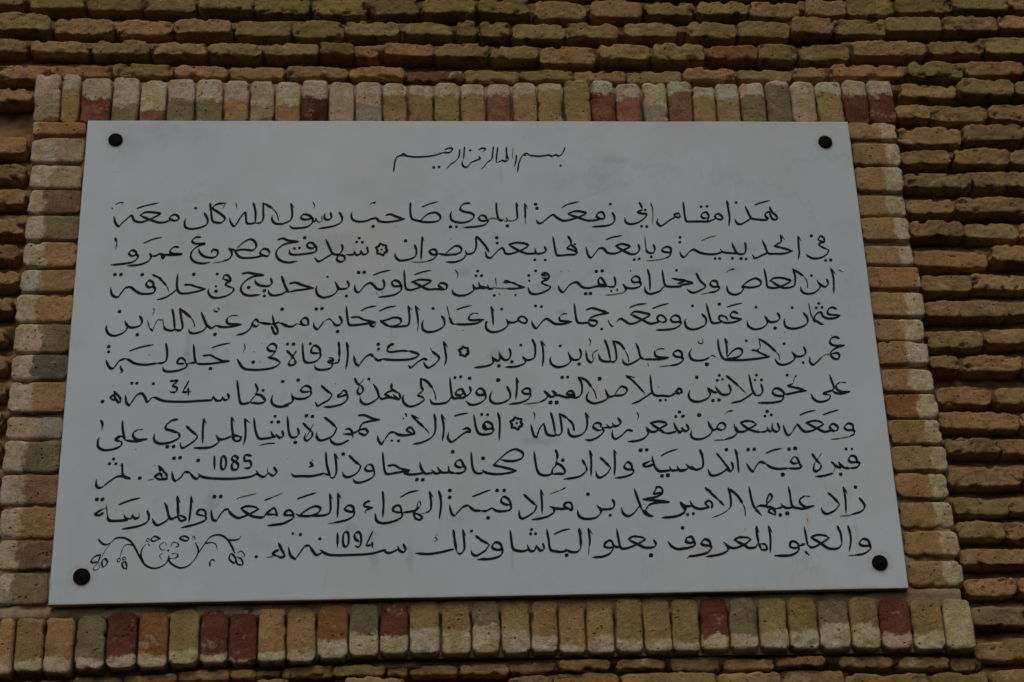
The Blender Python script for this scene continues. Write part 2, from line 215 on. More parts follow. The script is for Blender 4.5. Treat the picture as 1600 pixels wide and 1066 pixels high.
INSCRIPTION = """
L
W
n 354 6878 344 6853 329 6839 315 6843 301 6838 287 6842 253 6837 220 6839 207 6845
k 212 6840 202 6849 190 6842 202 6840
n 195 6845 183 6835 171 6808 162 6762
d 333 6795 5
W
n 161 6841 159 6816 151 6787
b 149 6873 145 6824
n 123 6875 123 6845 128 6821 118 6812 104 6816 97 6812 83 6806
n 123 6845 119 6815
W
n 89 6875 84 6840 81 6806
n 72 6878 69 6853 64 6823 46 6806 33 6787 19 6776
n 14 6863 28 6871 41 6866 30 6853
k 13 6833 19 6824 0 6814 -17 6806
n -17 6806 -33 6785 -47 6788 -52 6803 -49 6814
t -17 6803 -7 6809
d -19 6860 5
W
n -41 6876 -44 6844 -46 6819
n -60 6865 -64 6832 -80 6809 -96 6797 -115 6773
n -119 6862 -100 6870 -88 6864 -100 6850 -121 6849 -133 6847
n -128 6848 -168 6834 -224 6828 -266 6832 -282 6840
k -269 6837 -280 6842 -289 6834 -278 6831
n -285 6837 -304 6827 -313 6805 -319 6758
d -163 6782 6
d -142 6784 6
L
W
f 1086 6625 1109 6634 1149 6646
n 1144 6616 1151 6595 1168 6575 1167 6562 1153 6561 1145 6575 1142 6597
n 1147 6596 1127 6589 1124 6574 1133 6564 1122 6558 1102 6559 1072 6563 1064 6571 1055 6597 1047 6619
n 1065 6565 1040 6547 1022 6538 1008 6545 1003 6562
d 1014 6635 5
n 977 6642 980 6607 982 6568 976 6529
t 978 6641 987 6623
W
n 912 6555 927 6564 925 6576 939 6584 952 6574 953 6561 940 6559 927 6567
n 912 6555 893 6550 901 6573 891 6591 875 6583 872 6570 884 6564 899 6568
n 912 6555 890 6549 865 6550 830 6549 813 6550 808 6563 806 6600 805 6639
d 874 6615 5
d 897 6617 5
k 785 6586 767 6580 771 6569 787 6569 787 6583
n 766 6566 750 6557 724 6537 709 6529 697 6543 701 6560
W
b 678 6631 683 6594 679 6537
t 678 6628 686 6602
k 633 6632 640 6616 642 6602
n 642 6599 624 6590 640 6583 657 6581 651 6565 625 6545 595 6536 575 6545 572 6565
d 654 6599 5
d 635 6527 5
d 655 6526 5
W
f 330 6607 355 6622 398 6634
d 519 6624 5
n 525 6587 532 6564 528 6544 510 6531 480 6526 442 6523
n 474 6558 491 6561 493 6575 485 6588 470 6584 463 6569 474 6558 446 6551 421 6552 392 6563 353 6577
n 353 6581 379 6591 403 6590 422 6583 402 6570 377 6559 347 6550 327 6551 308 6563 294 6575 278 6565 263 6551 248 6538 235 6539 228 6552
d 228 6621 6
d 233 6603 6
W
n 187 6624 187 6584 186 6553
t 186 6553 186 6532
t 187 6624 197 6602
n 154 6626 155 6590 155 6559 144 6549
t 154 6626 162 6611
b 144 6549 125 6547 113 6558
t 113 6561 116 6545 105 6547
d 116 6525 6
n 76 6626 77 6589 83 6556 97 6549 105 6558
b 83 6554 61 6558 38 6550
W
n 38 6552 31 6567 17 6570 7 6560 14 6548 31 6546 42 6552 39 6538 26 6527 -3 6521 -52 6516
n -25 6624 -50 6620 -64 6599 -51 6587 -26 6581 -12 6571 -17 6554 -42 6540 -71 6538 -96 6548 -101 6571 -96 6588
d -102 6519 6
d -79 6520 5
W
f -210 6605 -183 6618 -149 6629
n -254 6623 -255 6586 -250 6556 -238 6548 -218 6545 -203 6561 -184 6576 -159 6581 -142 6568 -142 6551 -160 6541 -199 6539 -233 6546
n -348 6568 -330 6572 -306 6561 -279 6552
n -277 6553 -306 6544 -345 6538 -374 6542 -384 6554 -401 6552 -423 6543 -452 6539 -474 6548 -480 6565 -477 6582
d -397 6519 6
t -387 6627 -404 6619 -411 6609
d -392 6622 4
d -311 6520 2
W
n -525 6579 -515 6556 -518 6537 -540 6522 -569 6514 -605 6507
n -559 6578 -556 6556 -569 6546 -581 6552 -582 6567 -577 6577
t -592 6561 -592 6542 -605 6536 -613 6553
n -614 6553 -616 6540 -630 6543
n -627 6553 -642 6566 -661 6569 -671 6555 -659 6547 -639 6549 -627 6553 -628 6533 -646 6516 -675 6510 -701 6509 -714 6519
t -627 6623 -620 6609 -624 6595
n -710 6616 -705 6583 -706 6552 -719 6537 -743 6527
t -710 6616 -697 6597
W
n -738 6527 -767 6529 -780 6546 -779 6565
t -755 6541 -763 6571 -783 6599
n -781 6596 -815 6618
n -815 6618 -814 6582 -813 6551 -823 6532 -842 6530
n -852 6618 -843 6576 -843 6532
n -843 6532 -863 6527 -876 6534 -882 6576 -898 6556 -912 6528 -923 6516 -936 6534 -940 6550
t -918 6615 -914 6592
W
n -1016 6615 -1011 6580 -1004 6540 -989 6531 -969 6532 -958 6550 -978 6572 -1004 6592 -992 6610 -956 6617
t -956 6617 -969 6591
n -1036 6572 -1023 6547 -1024 6525 -1045 6511 -1079 6503 -1103 6510 -1108 6530 -1105 6549
d -1069 6593 5
W
f -1289 6590 -1256 6603 -1209 6615
n -1131 6545 -1136 6560 -1151 6564 -1165 6551 -1159 6543 -1145 6538 -1131 6545
n -1162 6541 -1180 6532 -1204 6530 -1233 6540 -1273 6558
n -1277 6559 -1259 6573 -1230 6574 -1201 6568 -1220 6554 -1243 6541 -1271 6531 -1295 6537 -1308 6559 -1324 6545 -1342 6525 -1353 6512 -1366 6528 -1373 6555
t -1371 6606 -1355 6615 -1342 6616 -1348 6608
d -1382 6590 3
L
W
d 1296 6489 6
n 1320 6471 1332 6488 1344 6480 1344 6462 1331 6466 1320 6473
k 1344 6466 1323 6453 1332 6441 1358 6428
n 1358 6428 1351 6412 1327 6395 1296 6390 1277 6398 1267 6409
d 1341 6382 5
d 1361 6384 6
W
n 1244 6487 1242 6445 1241 6412 1233 6384
t 1245 6487 1254 6465
n 1176 6493 1175 6464 1160 6453 1146 6444
t 1176 6493 1190 6470
k 1146 6444 1181 6434 1215 6423
n 1215 6423 1183 6411 1148 6410 1119 6412 1111 6439 1101 6470
n 1114 6412 1093 6402 1067 6390 1057 6405
W
n 1033 6458 1034 6433 1026 6410 999 6411 986 6441 982 6458
n 999 6411 969 6412 942 6417 935 6429
n 942 6417 914 6407 879 6407 850 6415 831 6426 815 6418 794 6395 782 6398 776 6417
d 1012 6388 6
d 1031 6387 5
d 978 6389 5
d 911 6388 5
d 928 6388 5
b 863 6464 895 6480 925 6488
d 781 6479 5
d 779 6458 5
W
n 742 6415 742 6431 727 6438 709 6428 712 6417 733 6413 742 6417 735 6398 714 6386
b 714 6386 684 6380 644 6376
n 676 6447 680 6425 671 6411 651 6414 645 6436
t 646 6433 645 6483
d 664 6394 5
n 618 6447 620 6425 607 6408 587 6405 558 6420 529 6440
n 529 6440 555 6449 584 6438 558 6423 528 6408 498 6410 482 6429 465 6428 452 6413 433 6389 421 6401 415 6435
f 494 6467 517 6477 557 6486
d 598 6381 5
d 617 6385 5
W
n 348 6482 359 6457 352 6440 342 6429 361 6422 379 6412 370 6402 345 6401 321 6398 301 6401 295 6434 290 6481
n 357 6445 374 6429 381 6408
d 373 6447 4
W
n 256 6436 260 6417 242 6406 223 6407 219 6428
n 223 6406 189 6405 160 6416 121 6441
n 119 6444 151 6452 185 6447 191 6436 165 6419 130 6405 106 6405 96 6427 82 6422 61 6399 49 6386 34 6391 29 6413
d 217 6378 5
d 256 6378 5
b 195 6375 199 6381
d 74 6473 6
d 75 6450 5
W
n 42 6413 24 6446 -4 6476 -5 6438 -15 6410 -40 6402 -47 6418
n -45 6399 -55 6382 -84 6368 -123 6367
n -125 6398 -108 6418 -83 6437 -64 6429 -64 6412 -84 6401 -123 6398 -152 6404
n -156 6398 -159 6417 -171 6421 -184 6413 -173 6399 -156 6398 -171 6379 -196 6369
b -196 6369 -220 6366 -254 6367
b -103 6466 -99 6467
n -210 6475 -213 6431 -216 6376
t -210 6475 -203 6456
n -239 6439 -233 6414 -239 6389 -268 6376 -297 6373 -312 6389 -314 6405
d -274 6457 6
W
z -342 6412 -353 6406 -359 6394 -369 6401 -381 6401 -380 6415 -386 6427 -376 6433 -369 6445 -359 6438 -347 6437 -348 6424 -342 6412
d -365 6419 4
W
d -449 6468 5
d -459 6451 5
d -437 6450 5
n -420 6430 -417 6405 -435 6398 -443 6416
n -443 6413 -447 6399 -461 6396 -467 6413
n -467 6410 -473 6397 -500 6396
n -515 6440 -512 6418 -529 6391 -533 6374 -519 6366 -504 6374 -507 6391 -529 6396 -548 6401 -560 6423 -575 6462
n -550 6399 -572 6385 -600 6367 -617 6382
W
d -655 6468 6
n -613 6431 -628 6447 -645 6442 -642 6427 -625 6423 -613 6431 -611 6412 -625 6404 -658 6398 -692 6395 -709 6400 -711 6417
d -693 6422 5
d -674 6424 5
n -756 6458 -737 6465 -717 6456 -678 6453
n -679 6451 -717 6444 -741 6433 -759 6411 -759 6389 -744 6370 -715 6362 -682 6368
W
n -785 6403 -793 6416 -810 6419 -821 6403 -811 6392 -792 6389 -785 6401
n -814 6389 -845 6382 -878 6380 -900 6387 -917 6410
n -917 6410 -884 6416 -850 6413 -836 6430 -844 6452 -861 6460 -885 6446 -908 6421
n -915 6413 -937 6421
n -937 6421 -926 6399 -935 6377 -963 6364
b -963 6364 -996 6358
W
n -1003 6403 -997 6415 -980 6410 -981 6391 -997 6381 -1026 6385 -1043 6399 -1051 6418
n -1046 6468 -1063 6467 -1076 6453 -1066 6441 -1028 6440 -1051 6431 -1074 6409 -1078 6382 -1063 6363 -1034 6356 -1006 6361
W
f -1256 6440 -1224 6457 -1190 6467
n -1125 6425 -1142 6425 -1155 6411 -1150 6398 -1112 6395 -1145 6391 -1173 6392 -1190 6387
n -1187 6387 -1180 6376 -1178 6390 -1195 6395 -1211 6387 -1227 6387
n -1230 6397 -1225 6381 -1238 6362 -1270 6349 -1310 6345
n -1280 6392 -1283 6404 -1297 6411 -1308 6397 -1296 6386 -1280 6392 -1274 6381 -1290 6362 -1327 6353 -1372 6348
k -1362 6462 -1355 6440
t -1355 6440 -1358 6413
L
W
n 1358 6348 1363 6312 1361 6274 1357 6238
t 1358 6347 1374 6322
t 1390 6340 1403 6332
n 1336 6301 1340 6282 1328 6268 1314 6274 1303 6285 1299 6296
n 1309 6282 1305 6263 1281 6242 1251 6238 1234 6249 1231 6268
d 1279 6316 5
W
t 1258 6262 1259 6290 1248 6312
n 1246 6315 1209 6345
n 1209 6345 1215 6312 1209 6276 1194 6266 1164 6263 1140 6276 1117 6295
n 1113 6290 1128 6303 1158 6306 1187 6298 1194 6291 1170 6276 1139 6263 1115 6263 1103 6270 1101 6306 1097 6347
n 1004 6267 1028 6289 1059 6303 1078 6292 1076 6275 1055 6266 1026 6264 1006 6268 1010 6259 994 6239 969 6233 950 6245 946 6272
t 982 6343 965 6339 949 6328
d 976 6344 3
W
n 912 6266 909 6288 892 6291 883 6277 895 6266 913 6266 916 6258 901 6246 871 6240
b 871 6240 841 6234
n 833 6324 845 6293 864 6269 845 6252 817 6241 800 6247 793 6256
k 817 6282 791 6291 767 6300
n 817 6281 785 6276 760 6269
k 786 6290 757 6297 737 6301
n 758 6279 786 6288
n 770 6267 735 6266 711 6271 705 6298 703 6339
n 706 6268 685 6246 650 6235 633 6246 631 6268
d 757 6336 5
n 647 6339 652 6304 650 6249
W
n 614 6282 612 6303 598 6310 583 6298 589 6284 614 6284 613 6268 588 6258 561 6261 547 6276
n 552 6273 558 6251 545 6238
b 545 6238 508 6232 476 6229
n 517 6306 520 6281 512 6265 485 6266
n 485 6266 477 6286 465 6303 455 6292 459 6275 479 6275
n 485 6266 451 6267 417 6259 393 6263 372 6283 349 6275 334 6259 319 6241 307 6250 301 6269
d 581 6333 3
d 449 6330 6
d 472 6332 6
d 502 6247 4
d 525 6252 4
d 404 6235 6
d 422 6236 6
b 314 6329 319 6328
b 342 6332 345 6331
W
n 256 6310 241 6315 249 6322 263 6318 268 6302 251 6299 241 6302
k 265 6296 240 6284 250 6273 271 6266
n 271 6266 268 6256 241 6239 212 6232 193 6239 187 6261
d 218 6331 5
d 191 6311 5
d 192 6289 4
W
k 95 6282 126 6281 150 6269 174 6262
n 174 6262 135 6255 101 6255
b 101 6255 67 6257 53 6263
t 64 6301 67 6268
n 95 6279 102 6287 126 6281
n 53 6255 38 6255 34 6271
n 33 6257 14 6263 5 6268
d 58 6226 5
d 138 6228 4
d 12 6310 5
b 76 6236 80 6228
n 24 6257 7 6260 0 6282
n 4 6257 -14 6257 -23 6273
n -21 6271 -19 6249 -43 6230 -72 6225 -94 6233 -100 6251
d -2 6329 5
d -9 6309 5
d 11 6309 5
t -87 6333 -78 6317 -82 6297
W
f -240 6313 -211 6324 -178 6332
n -122 6251 -120 6270 -139 6278 -151 6267 -132 6251 -121 6254
n -131 6250 -163 6252 -192 6251 -221 6267 -252 6284
n -253 6280 -225 6291 -192 6290 -180 6284 -201 6270 -235 6254 -259 6248 -274 6256 -278 6288 -280 6333
n -290 6261 -298 6280 -314 6288 -326 6280 -319 6264 -295 6264 -290 6261 -295 6243 -322 6226 -377 6217
f -396 6310 -365 6323 -331 6332
n -360 6291 -354 6272 -360 6253 -379 6251 -393 6266 -401 6280
n -393 6266 -408 6277 -427 6266 -441 6247 -453 6237 -463 6247 -466 6269
d -451 6321 6
d -430 6322 6
d -496 6222 5
b -384 6237 -381 6229
b -362 6240 -360 6234
W
n -493 6285 -487 6266 -498 6253 -522 6252 -532 6268 -539 6282
n -532 6268 -529 6247 -546 6226 -579 6215 -601 6225 -609 6247 -606 6265
d -567 6302 4
W
n -708 6273 -685 6277 -656 6265 -619 6255
n -619 6255 -651 6249 -684 6244 -712 6237
n -712 6237 -725 6265 -735 6303
n -714 6238 -727 6270 -740 6305
n -717 6241 -741 6227 -769 6223 -783 6233 -786 6246
n -778 6294 -774 6273 -789 6262 -817 6265 -832 6275 -837 6289
n -885 6314 -862 6318 -838 6313 -803 6309
n -804 6308 -842 6302 -872 6283 -888 6254 -878 6230 -854 6222 -816 6226
d -859 6256 6
d -800 6243 6
d -800 6221 5
W
n -956 6291 -949 6307 -935 6304 -927 6283 -946 6288 -956 6292
k -927 6283 -945 6270 -936 6261 -914 6253
n -914 6253 -918 6237 -944 6219 -981 6212 -1000 6221 -1008 6240 -1004 6253
d -977 6312 5
d -980 6260 4
d -979 6240 6
W
k -1096 6266 -1073 6266 -1053 6258 -1018 6250
n -1018 6250 -1053 6237 -1090 6230 -1114 6234 -1124 6263 -1123 6313
n -1124 6247 -1142 6229 -1164 6213 -1194 6203
k -1216 6308 -1192 6295 -1172 6274 -1159 6258
t -1159 6258 -1152 6238
t -1216 6308 -1182 6294
d -1064 6310 6
n -1209 6252 -1212 6274 -1227 6283 -1237 6268 -1227 6255 -1211 6258 -1203 6247 -1212 6231 -1249 6228 -1273 6239 -1293 6255 -1312 6252 -1325 6233 -1337 6215 -1352 6217 -1362 6230 -1366 6254
d -1254 6308 6
d -1354 6308 6
d -1332 6308 6
L
W
n 1360 6174 1344 6180 1328 6170 1328 6151 1372 6147
n 1372 6147 1354 6136 1324 6133 1305 6143 1299 6159 1282 6153 1269 6132 1278 6121 1297 6113
k 1276 6124 1292 6111 1305 6108
d 1294 6197 5
d 1283 6178 5
d 1305 6180 5
t 1256 6197 1259 6153 1269 6124
n 1265 6132 1270 6116
n 1232 6156 1244 6134 1240 6113 1217 6097 1182 6090 1158 6099 1154 6121 1159 6134
d 1190 6178 5
W
n 1131 6156 1138 6137 1126 6121 1101 6118 1087 6129 1081 6145
n 1087 6137 1088 6113 1069 6094 1039 6087 1016 6099 1011 6123
d 1051 6180 5
d 1116 6092 6
W
f 941 6180 965 6189 999 6197
n 979 6153 963 6161 951 6150 956 6136 993 6131
n 993 6131 969 6119 939 6114 910 6117
k 917 6119 906 6128 910 6144 931 6139 939 6123
n 910 6116 885 6112 874 6120 868 6152 862 6195
d 911 6193 6
n 842 6150 855 6131 851 6107 825 6091 798 6086 779 6096 774 6117 779 6131
d 808 6185 5
W
n 756 6119 749 6114
n 758 6119 753 6139 736 6144 721 6130 730 6117 756 6117 756 6106 738 6092 708 6085 662 6083
f 655 6173 681 6184 717 6195
f 568 6177 598 6189 635 6194
k 688 6114 703 6122 697 6138 683 6146 670 6136 674 6122 688 6115
n 676 6117 642 6110 614 6125 569 6149
n 570 6146 587 6160 625 6154 642 6146 624 6133 589 6114 564 6109 545 6122 531 6130 514 6118
t 483 6124 491 6103 504 6099
k 489 6108 498 6095
W
n 403 6167 427 6174 456 6165 487 6154
n 487 6154 450 6147 420 6135 410 6124
n 410 6124 434 6122 441 6111 428 6100 412 6106 410 6122
n 410 6114 380 6111 366 6119 361 6151 359 6193
d 457 6087 5
t 329 6150 315 6150 300 6137
n 300 6137 304 6121 345 6118
n 345 6118 318 6108 284 6108 265 6121 251 6129 236 6119 221 6100 209 6089 197 6108 196 6121
d 212 6183 5
d 234 6180 5
W
k 145 6124 166 6110 178 6121 167 6137 153 6137 145 6124
n 145 6121 126 6113 107 6116 100 6126
n 103 6123 105 6102 82 6081 48 6073 27 6084 23 6102 32 6118
d 84 6169 5
n 46 6179 49 6145 51 6102
t 46 6178 57 6158
W
t 16 6126 1 6115
n 25 6118 20 6097
f -85 6166 -59 6176 -29 6184
t -4 6150 -23 6152
n -23 6152 -38 6139 -34 6123 16 6126
n 16 6126 -12 6110 -55 6105 -94 6106
b -91 6106 -82 6110
t -121 6182 -112 6134
n -112 6134 -103 6110 -91 6106
b -88 6080 -85 6081
b -65 6081 -61 6080
n -141 6139 -132 6123 -134 6099 -156 6081 -189 6073 -211 6083 -214 6107 -209 6123
d -173 6171 5
W
n -238 6181 -231 6139 -229 6101
t -229 6101 -233 6075
t -238 6180 -222 6163
n -265 6181 -261 6138 -263 6109 -272 6099 -308 6095 -346 6097
t -265 6180 -251 6162
n -369 6120 -350 6104 -332 6096
n -365 6117 -341 6125 -317 6133 -296 6128 -293 6115 -308 6101 -332 6095
f -374 6159 -346 6173 -311 6181
f -442 6160 -417 6174 -383 6181
k -476 6133 -450 6134 -426 6122 -386 6114
n -386 6114 -407 6106 -395 6095 -386 6104
n -388 6113 -422 6107 -455 6102 -483 6102 -490 6122 -494 6154 -496 6180
n -521 6138 -512 6117 -519 6103 -535 6101 -547 6117
t -545 6114 -559 6127 -578 6116
n -578 6116 -592 6095 -602 6084 -613 6093 -616 6111
d -527 6075 6
d -607 6167 6
d -586 6169 6
W
n -636 6101 -637 6122 -649 6131 -663 6116 -653 6101 -636 6102
t -653 6101 -679 6106
n -679 6106 -695 6095 -719 6098 -733 6111
d -732 6164 4
n -712 6098 -733 6106 -742 6108
n -743 6113 -759 6106 -773 6105
t -766 6106 -770 6095
n -770 6095 -760 6069 -748 6066 -749 6085 -761 6106 -768 6142
n -773 6105 -799 6108 -818 6113
n -818 6113 -830 6124 -841 6105 -827 6095 -815 6105
n -841 6100 -854 6079 -873 6066 -898 6059
d -733 6166 6
W
t -896 6139 -917 6139 -933 6129
n -933 6129 -935 6116 -925 6105 -881 6104
n -881 6104 -911 6095 -948 6092 -977 6099
n -976 6097 -990 6088 -1007 6100 -1017 6121 -1030 6153
n -1007 6094 -1022 6076 -1050 6066 -1066 6069 -1073 6081
d -976 6062 6
t -969 6158 -964 6168 -972 6171
n -972 6155 -984 6158
t -986 6160 -979 6169
W
t -1051 6092 -1056 6113 -1067 6131
n -1067 6131 -1108 6168
n -1108 6168 -1102 6131 -1095 6094 -1102 6079 -1118 6080 -1125 6089
n -1136 6165 -1128 6126 -1123 6081
n -1123 6081 -1139 6077 -1158 6084 -1165 6099
b -1169 6120 -1187 6120 -1198 6094
b -1165 6099 -1169 6128
t -1198 6094 -1204 6076
k -1204 6076 -1216 6089
t -1216 6089 -1224 6120
k -1204 6167 -1202 6157
t -1202 6157 -1207 6141
W
n -1253 6136 -1244 6117 -1251 6097 -1279 6089 -1298 6099 -1306 6117
n -1303 6109 -1295 6089 -1310 6068 -1337 6056 -1360 6062 -1371 6081 -1370 6099
d -1328 6155 6
d -1258 6060 6
L
W
n 1357 6050 1342 6056 1327 6049 1320 6033 1329 6022 1346 6019 1375 6022
n 1375 6022 1345 6011 1324 5998 1317 5982 1328 5966 1345 5965 1350 5980 1342 5989 1318 5985
b 1318 5985 1298 5982 1282 5972
b 1327 6061 1331 6060
n 1282 5972 1263 5953 1247 5941 1236 5950 1236 5974
d 1151 6074 2
W
n 1218 6014 1223 5995 1214 5979 1190 5974 1176 5985 1170 5995
n 1176 5985 1179 5966 1158 5948 1133 5940 1114 5945 1103 5964
d 1144 6027 5
d 1209 5949 5
W
t 1120 5961 1120 5979 1109 5995
n 1109 5995 1082 6024 1050 6048
t 1050 6048 1052 6014 1041 6003
k 1019 6000 1036 5998 1055 5986 1083 5974
n 1044 6004 1031 5997
n 1083 5974 1048 5967 1009 5962 970 5959 917 5961 908 5971
n 921 6048 925 6014 922 5974
t 923 6047 932 6029
n 922 5971 944 5995 964 6007 981 6003 979 5985 961 5971 931 5965 912 5962
n 912 5962 901 5977 894 6014 894 6048
d 1001 6039 5
W
t 879 5972 867 5978 854 5969
n 854 5969 834 5960 810 5957 789 5963 781 5984 792 6008
d 844 5942 7
t 818 6037 823 6028 835 6030 836 6048
W
n 753 5969 752 5990 738 5999 721 5987 729 5974 752 5969 755 5958 734 5942 702 5936
b 702 5936 664 5932
t 688 6005 669 6005 651 5995
n 651 5995 652 5979 666 5971 702 5970
n 702 5970 675 5963 642 5962 606 5963
n 606 5963 595 5976 591 6003 582 6029
n 597 5968 576 5953 549 5941 533 5947 529 5963
b 622 5946 625 5933
W
t 552 5950 549 5976 538 6003
n 538 6003 523 6026 497 6039
n 497 6039 505 6003 505 5963 492 5951 481 5958
n 466 6042 476 6008 483 5958
n 483 5953 464 5953 447 5960 439 5984
t 438 6002 418 5984 419 5958
b 419 5958 426 5971
n 419 5958 409 5949 397 5963 393 5997
t 407 6047 413 6034 407 6016
W
n 370 6005 375 5984 366 5963 345 5960 333 5973 326 5992
n 331 5971 335 5955 315 5937 286 5930 265 5940 258 5958 262 5973
d 298 6017 5
d 365 5943 6
W
n 228 6036 233 6007 233 5966 228 5933
t 229 6036 244 6015
n 195 6044 204 6013 202 5976 192 5963 173 5959 161 5968
t 196 6043 209 6019
n 157 5971 166 5958 161 5945 134 5933 91 5930
d 151 6020 5
n 108 6005 112 5984 104 5963 88 5960 74 5976 69 5992
d 116 5952 6
n 73 5976 69 5958 57 5958 45 5971
n 44 5971 47 5952 35 5939 -2 5929
d 67 5935 6
d 68 5956 3
n 21 5934 -24 5928
W
z -43 5987 -51 5982 -57 5973 -65 5979 -75 5979 -74 5990 -79 6000 -70 6005 -64 6014 -56 6008 -46 6008 -47 5997 -43 5987
W
n -135 6034 -130 5997 -127 5965 -133 5937
t -134 6033 -120 6010
t -185 6007 -178 5994
n -178 5994 -153 5968 -167 5945 -191 5928 -205 5937 -210 5952
n -198 5960 -212 5963 -233 5950 -257 5928 -267 5937
n -257 5928 -266 5937
k -320 6024 -336 6017 -346 5999
k -346 5997 -332 5991 -294 5996 -261 5995
n -261 5995 -230 5983 -238 5970 -266 5961 -318 5959 -365 5963
k -365 5961 -379 5957 -395 5973
n -395 5973 -407 5981 -426 5968 -449 5935
n -449 5935 -461 5947 -467 5978
d -377 6023 6
d -376 6003 5
W
n -494 6030 -489 5996 -490 5960 -496 5921
t -493 6029 -482 6009
k -523 6032 -520 6001 -520 5965
n -520 5965 -524 5950 -543 5944
k -540 5944 -559 5949 -555 5957 -543 5954 -545 5965 -559 5968
n -543 5943 -552 5926 -580 5919 -603 5923 -610 5937
n -589 5991 -595 6009 -612 6017 -623 5999 -618 5987 -590 5987
n -589 5988 -590 5970 -608 5952 -634 5948 -648 5957 -653 5991 -655 6027
d -627 6025 5
n -677 5996 -699 5957
k -712 5996 -695 5978 -681 5957
n -681 5957 -680 5944 -696 5937 -704 5944 -699 5957
d -710 6023 5
d -688 6023 6
W
n -754 5993 -775 5996 -783 6009 -768 6024 -752 6017 -751 5996
n -751 5996 -767 5975 -779 5970
n -779 5969 -753 5962 -734 5949
n -734 5949 -752 5931 -789 5921 -831 5919 -868 5926 -892 5962
t -867 6024 -865 6004 -872 5988
d -833 5950 6
d -831 5991 2
b -809 5955 -807 5948
b -805 6026 -803 6024
W
f -985 6007 -955 6019 -920 6027
k -1016 5975 -990 5978 -967 5965 -941 5955 -920 5957
n -920 5954 -957 5948 -994 5943 -1031 5943 -1040 5949
n -1040 5947 -1046 5970 -1052 6022
d -987 5924 6
n -1040 5949 -1054 5947 -1068 5944
k -1084 5944 -1104 5944 -1107 5954 -1096 5967 -1082 5959 -1077 5944
n -1072 5945 -1076 5929 -1103 5916 -1140 5912 -1155 5918 -1158 5931
W
f -1282 5994 -1242 6010 -1197 6020
n -1152 6024 -1146 5990 -1147 5959 -1160 5947 -1183 5945
t -1151 6022 -1143 6003
n -1183 5945 -1224 5939 -1261 5945 -1280 5957 -1297 5964
n -1297 5964 -1317 5954 -1336 5925 -1352 5931 -1365 5959
k -1311 5934 -1309 5921
n -1310 5926 -1303 5913 -1311 5906
d -1210 5978 2
d -1358 6012 6
d -1357 5991 5
L
W
t 1363 5867 1339 5869
n 1339 5869 1325 5856 1326 5840 1344 5830 1374 5831
n 1374 5831 1343 5822 1320 5825 1306 5835
n 1306 5835 1315 5846 1310 5872 1304 5899
k 1306 5835 1284 5828 1273 5822 1297 5817
n 1299 5816 1290 5799 1258 5789 1235 5799 1225 5822
W
d 1143 5898 5
t 1179 5898 1169 5887 1164 5867
d 1176 5892 3
n 1141 5854 1162 5864
k 1141 5854 1172 5846 1209 5835
n 1209 5835 1170 5828 1136 5820 1121 5822
n 1119 5812 1124 5825 1109 5841 1092 5843 1081 5828 1094 5815 1120 5811 1111 5794 1075 5786 1022 5785
W
n 1041 5861 1045 5835 1034 5817 1017 5815
n 1017 5815 1007 5836 1002 5872 999 5901
d 1027 5898 5
d 1020 5878 4
d 1044 5878 5
n 1006 5825 988 5812 960 5794 922 5784
k 914 5895 938 5872 960 5849
t 960 5849 982 5823
n 920 5859 925 5836 914 5820 890 5820 877 5836 869 5851
k 872 5828 858 5830 841 5847
n 840 5846 847 5820 829 5800 797 5790 774 5797 766 5815 772 5838
d 887 5897 5
d 878 5877 5
d 898 5881 4
d 802 5889 6
d 855 5795 6
d 878 5797 6
W
n 740 5825 739 5841 730 5846
k 743 5828 734 5843 717 5831
n 717 5831 731 5825 743 5828
t 733 5820 704 5825
n 714 5821 694 5813 666 5815 646 5815 631 5831 628 5898
d 656 5849 2
d 659 5796 5
d 679 5797 4
n 631 5828 598 5805 578 5792 552 5782
k 537 5895 560 5877 582 5851 604 5823
t 539 5895 570 5888
W
d 439 5883 7
n 490 5815 523 5818 538 5836 530 5849 513 5849 490 5818
n 490 5815 470 5811 460 5831 458 5841
n 466 5815 460 5800 431 5787 407 5785 389 5797 388 5815 396 5831
W
t 423 5803 417 5831 406 5851
n 406 5851 388 5877 360 5890
n 360 5890 371 5862 369 5826 352 5808 324 5810
n 343 5815 334 5833 320 5831 315 5821 343 5818
n 343 5813 314 5808 286 5816 272 5818 263 5831
n 261 5834 274 5821 257 5810 244 5821 230 5834
n 232 5834 243 5816 233 5800 209 5788
b 209 5788 155 5781
d 300 5889 6
d 320 5890 5
d 252 5788 7
d 275 5788 7
W
t 180 5828 181 5841
n 180 5826 178 5841 164 5844 150 5834 159 5823 180 5821 172 5803 144 5788 100 5781
n 131 5887 131 5846 125 5800
t 132 5885 140 5864
n 94 5852 105 5826 102 5803 78 5788 50 5784 33 5795 31 5811 39 5834
d 63 5878 7
W
n 13 5816 11 5834 -4 5844
n -5 5816 8 5815
n 13 5823 6 5839 -7 5844 -19 5831 -10 5818 13 5821 13 5803 -8 5785 -39 5779 -57 5793
d -42 5885 6
n -42 5852 -40 5831 -52 5816 -66 5811
n -59 5816 -72 5841 -89 5836 -94 5821 -75 5818 -66 5834
n -61 5808 -85 5806 -104 5806 -110 5826 -115 5888
d -96 5888 5
d -75 5891 5
n -110 5811 -127 5790 -155 5783 -179 5785 -189 5801
W
t -167 5798 -171 5826 -180 5847
n -180 5847 -199 5872 -222 5885
n -222 5885 -220 5852 -215 5836 -234 5819
k -234 5816 -218 5811 -209 5801
n -209 5798 -235 5780 -263 5773 -283 5786 -288 5806 -283 5821
W
k -328 5862 -327 5842 -300 5824
n -300 5824 -297 5806 -307 5803 -323 5821
n -323 5837 -344 5829 -352 5821 -341 5816 -332 5811
n -307 5803 -337 5809 -365 5803 -374 5816
n -374 5811 -381 5837 -395 5862
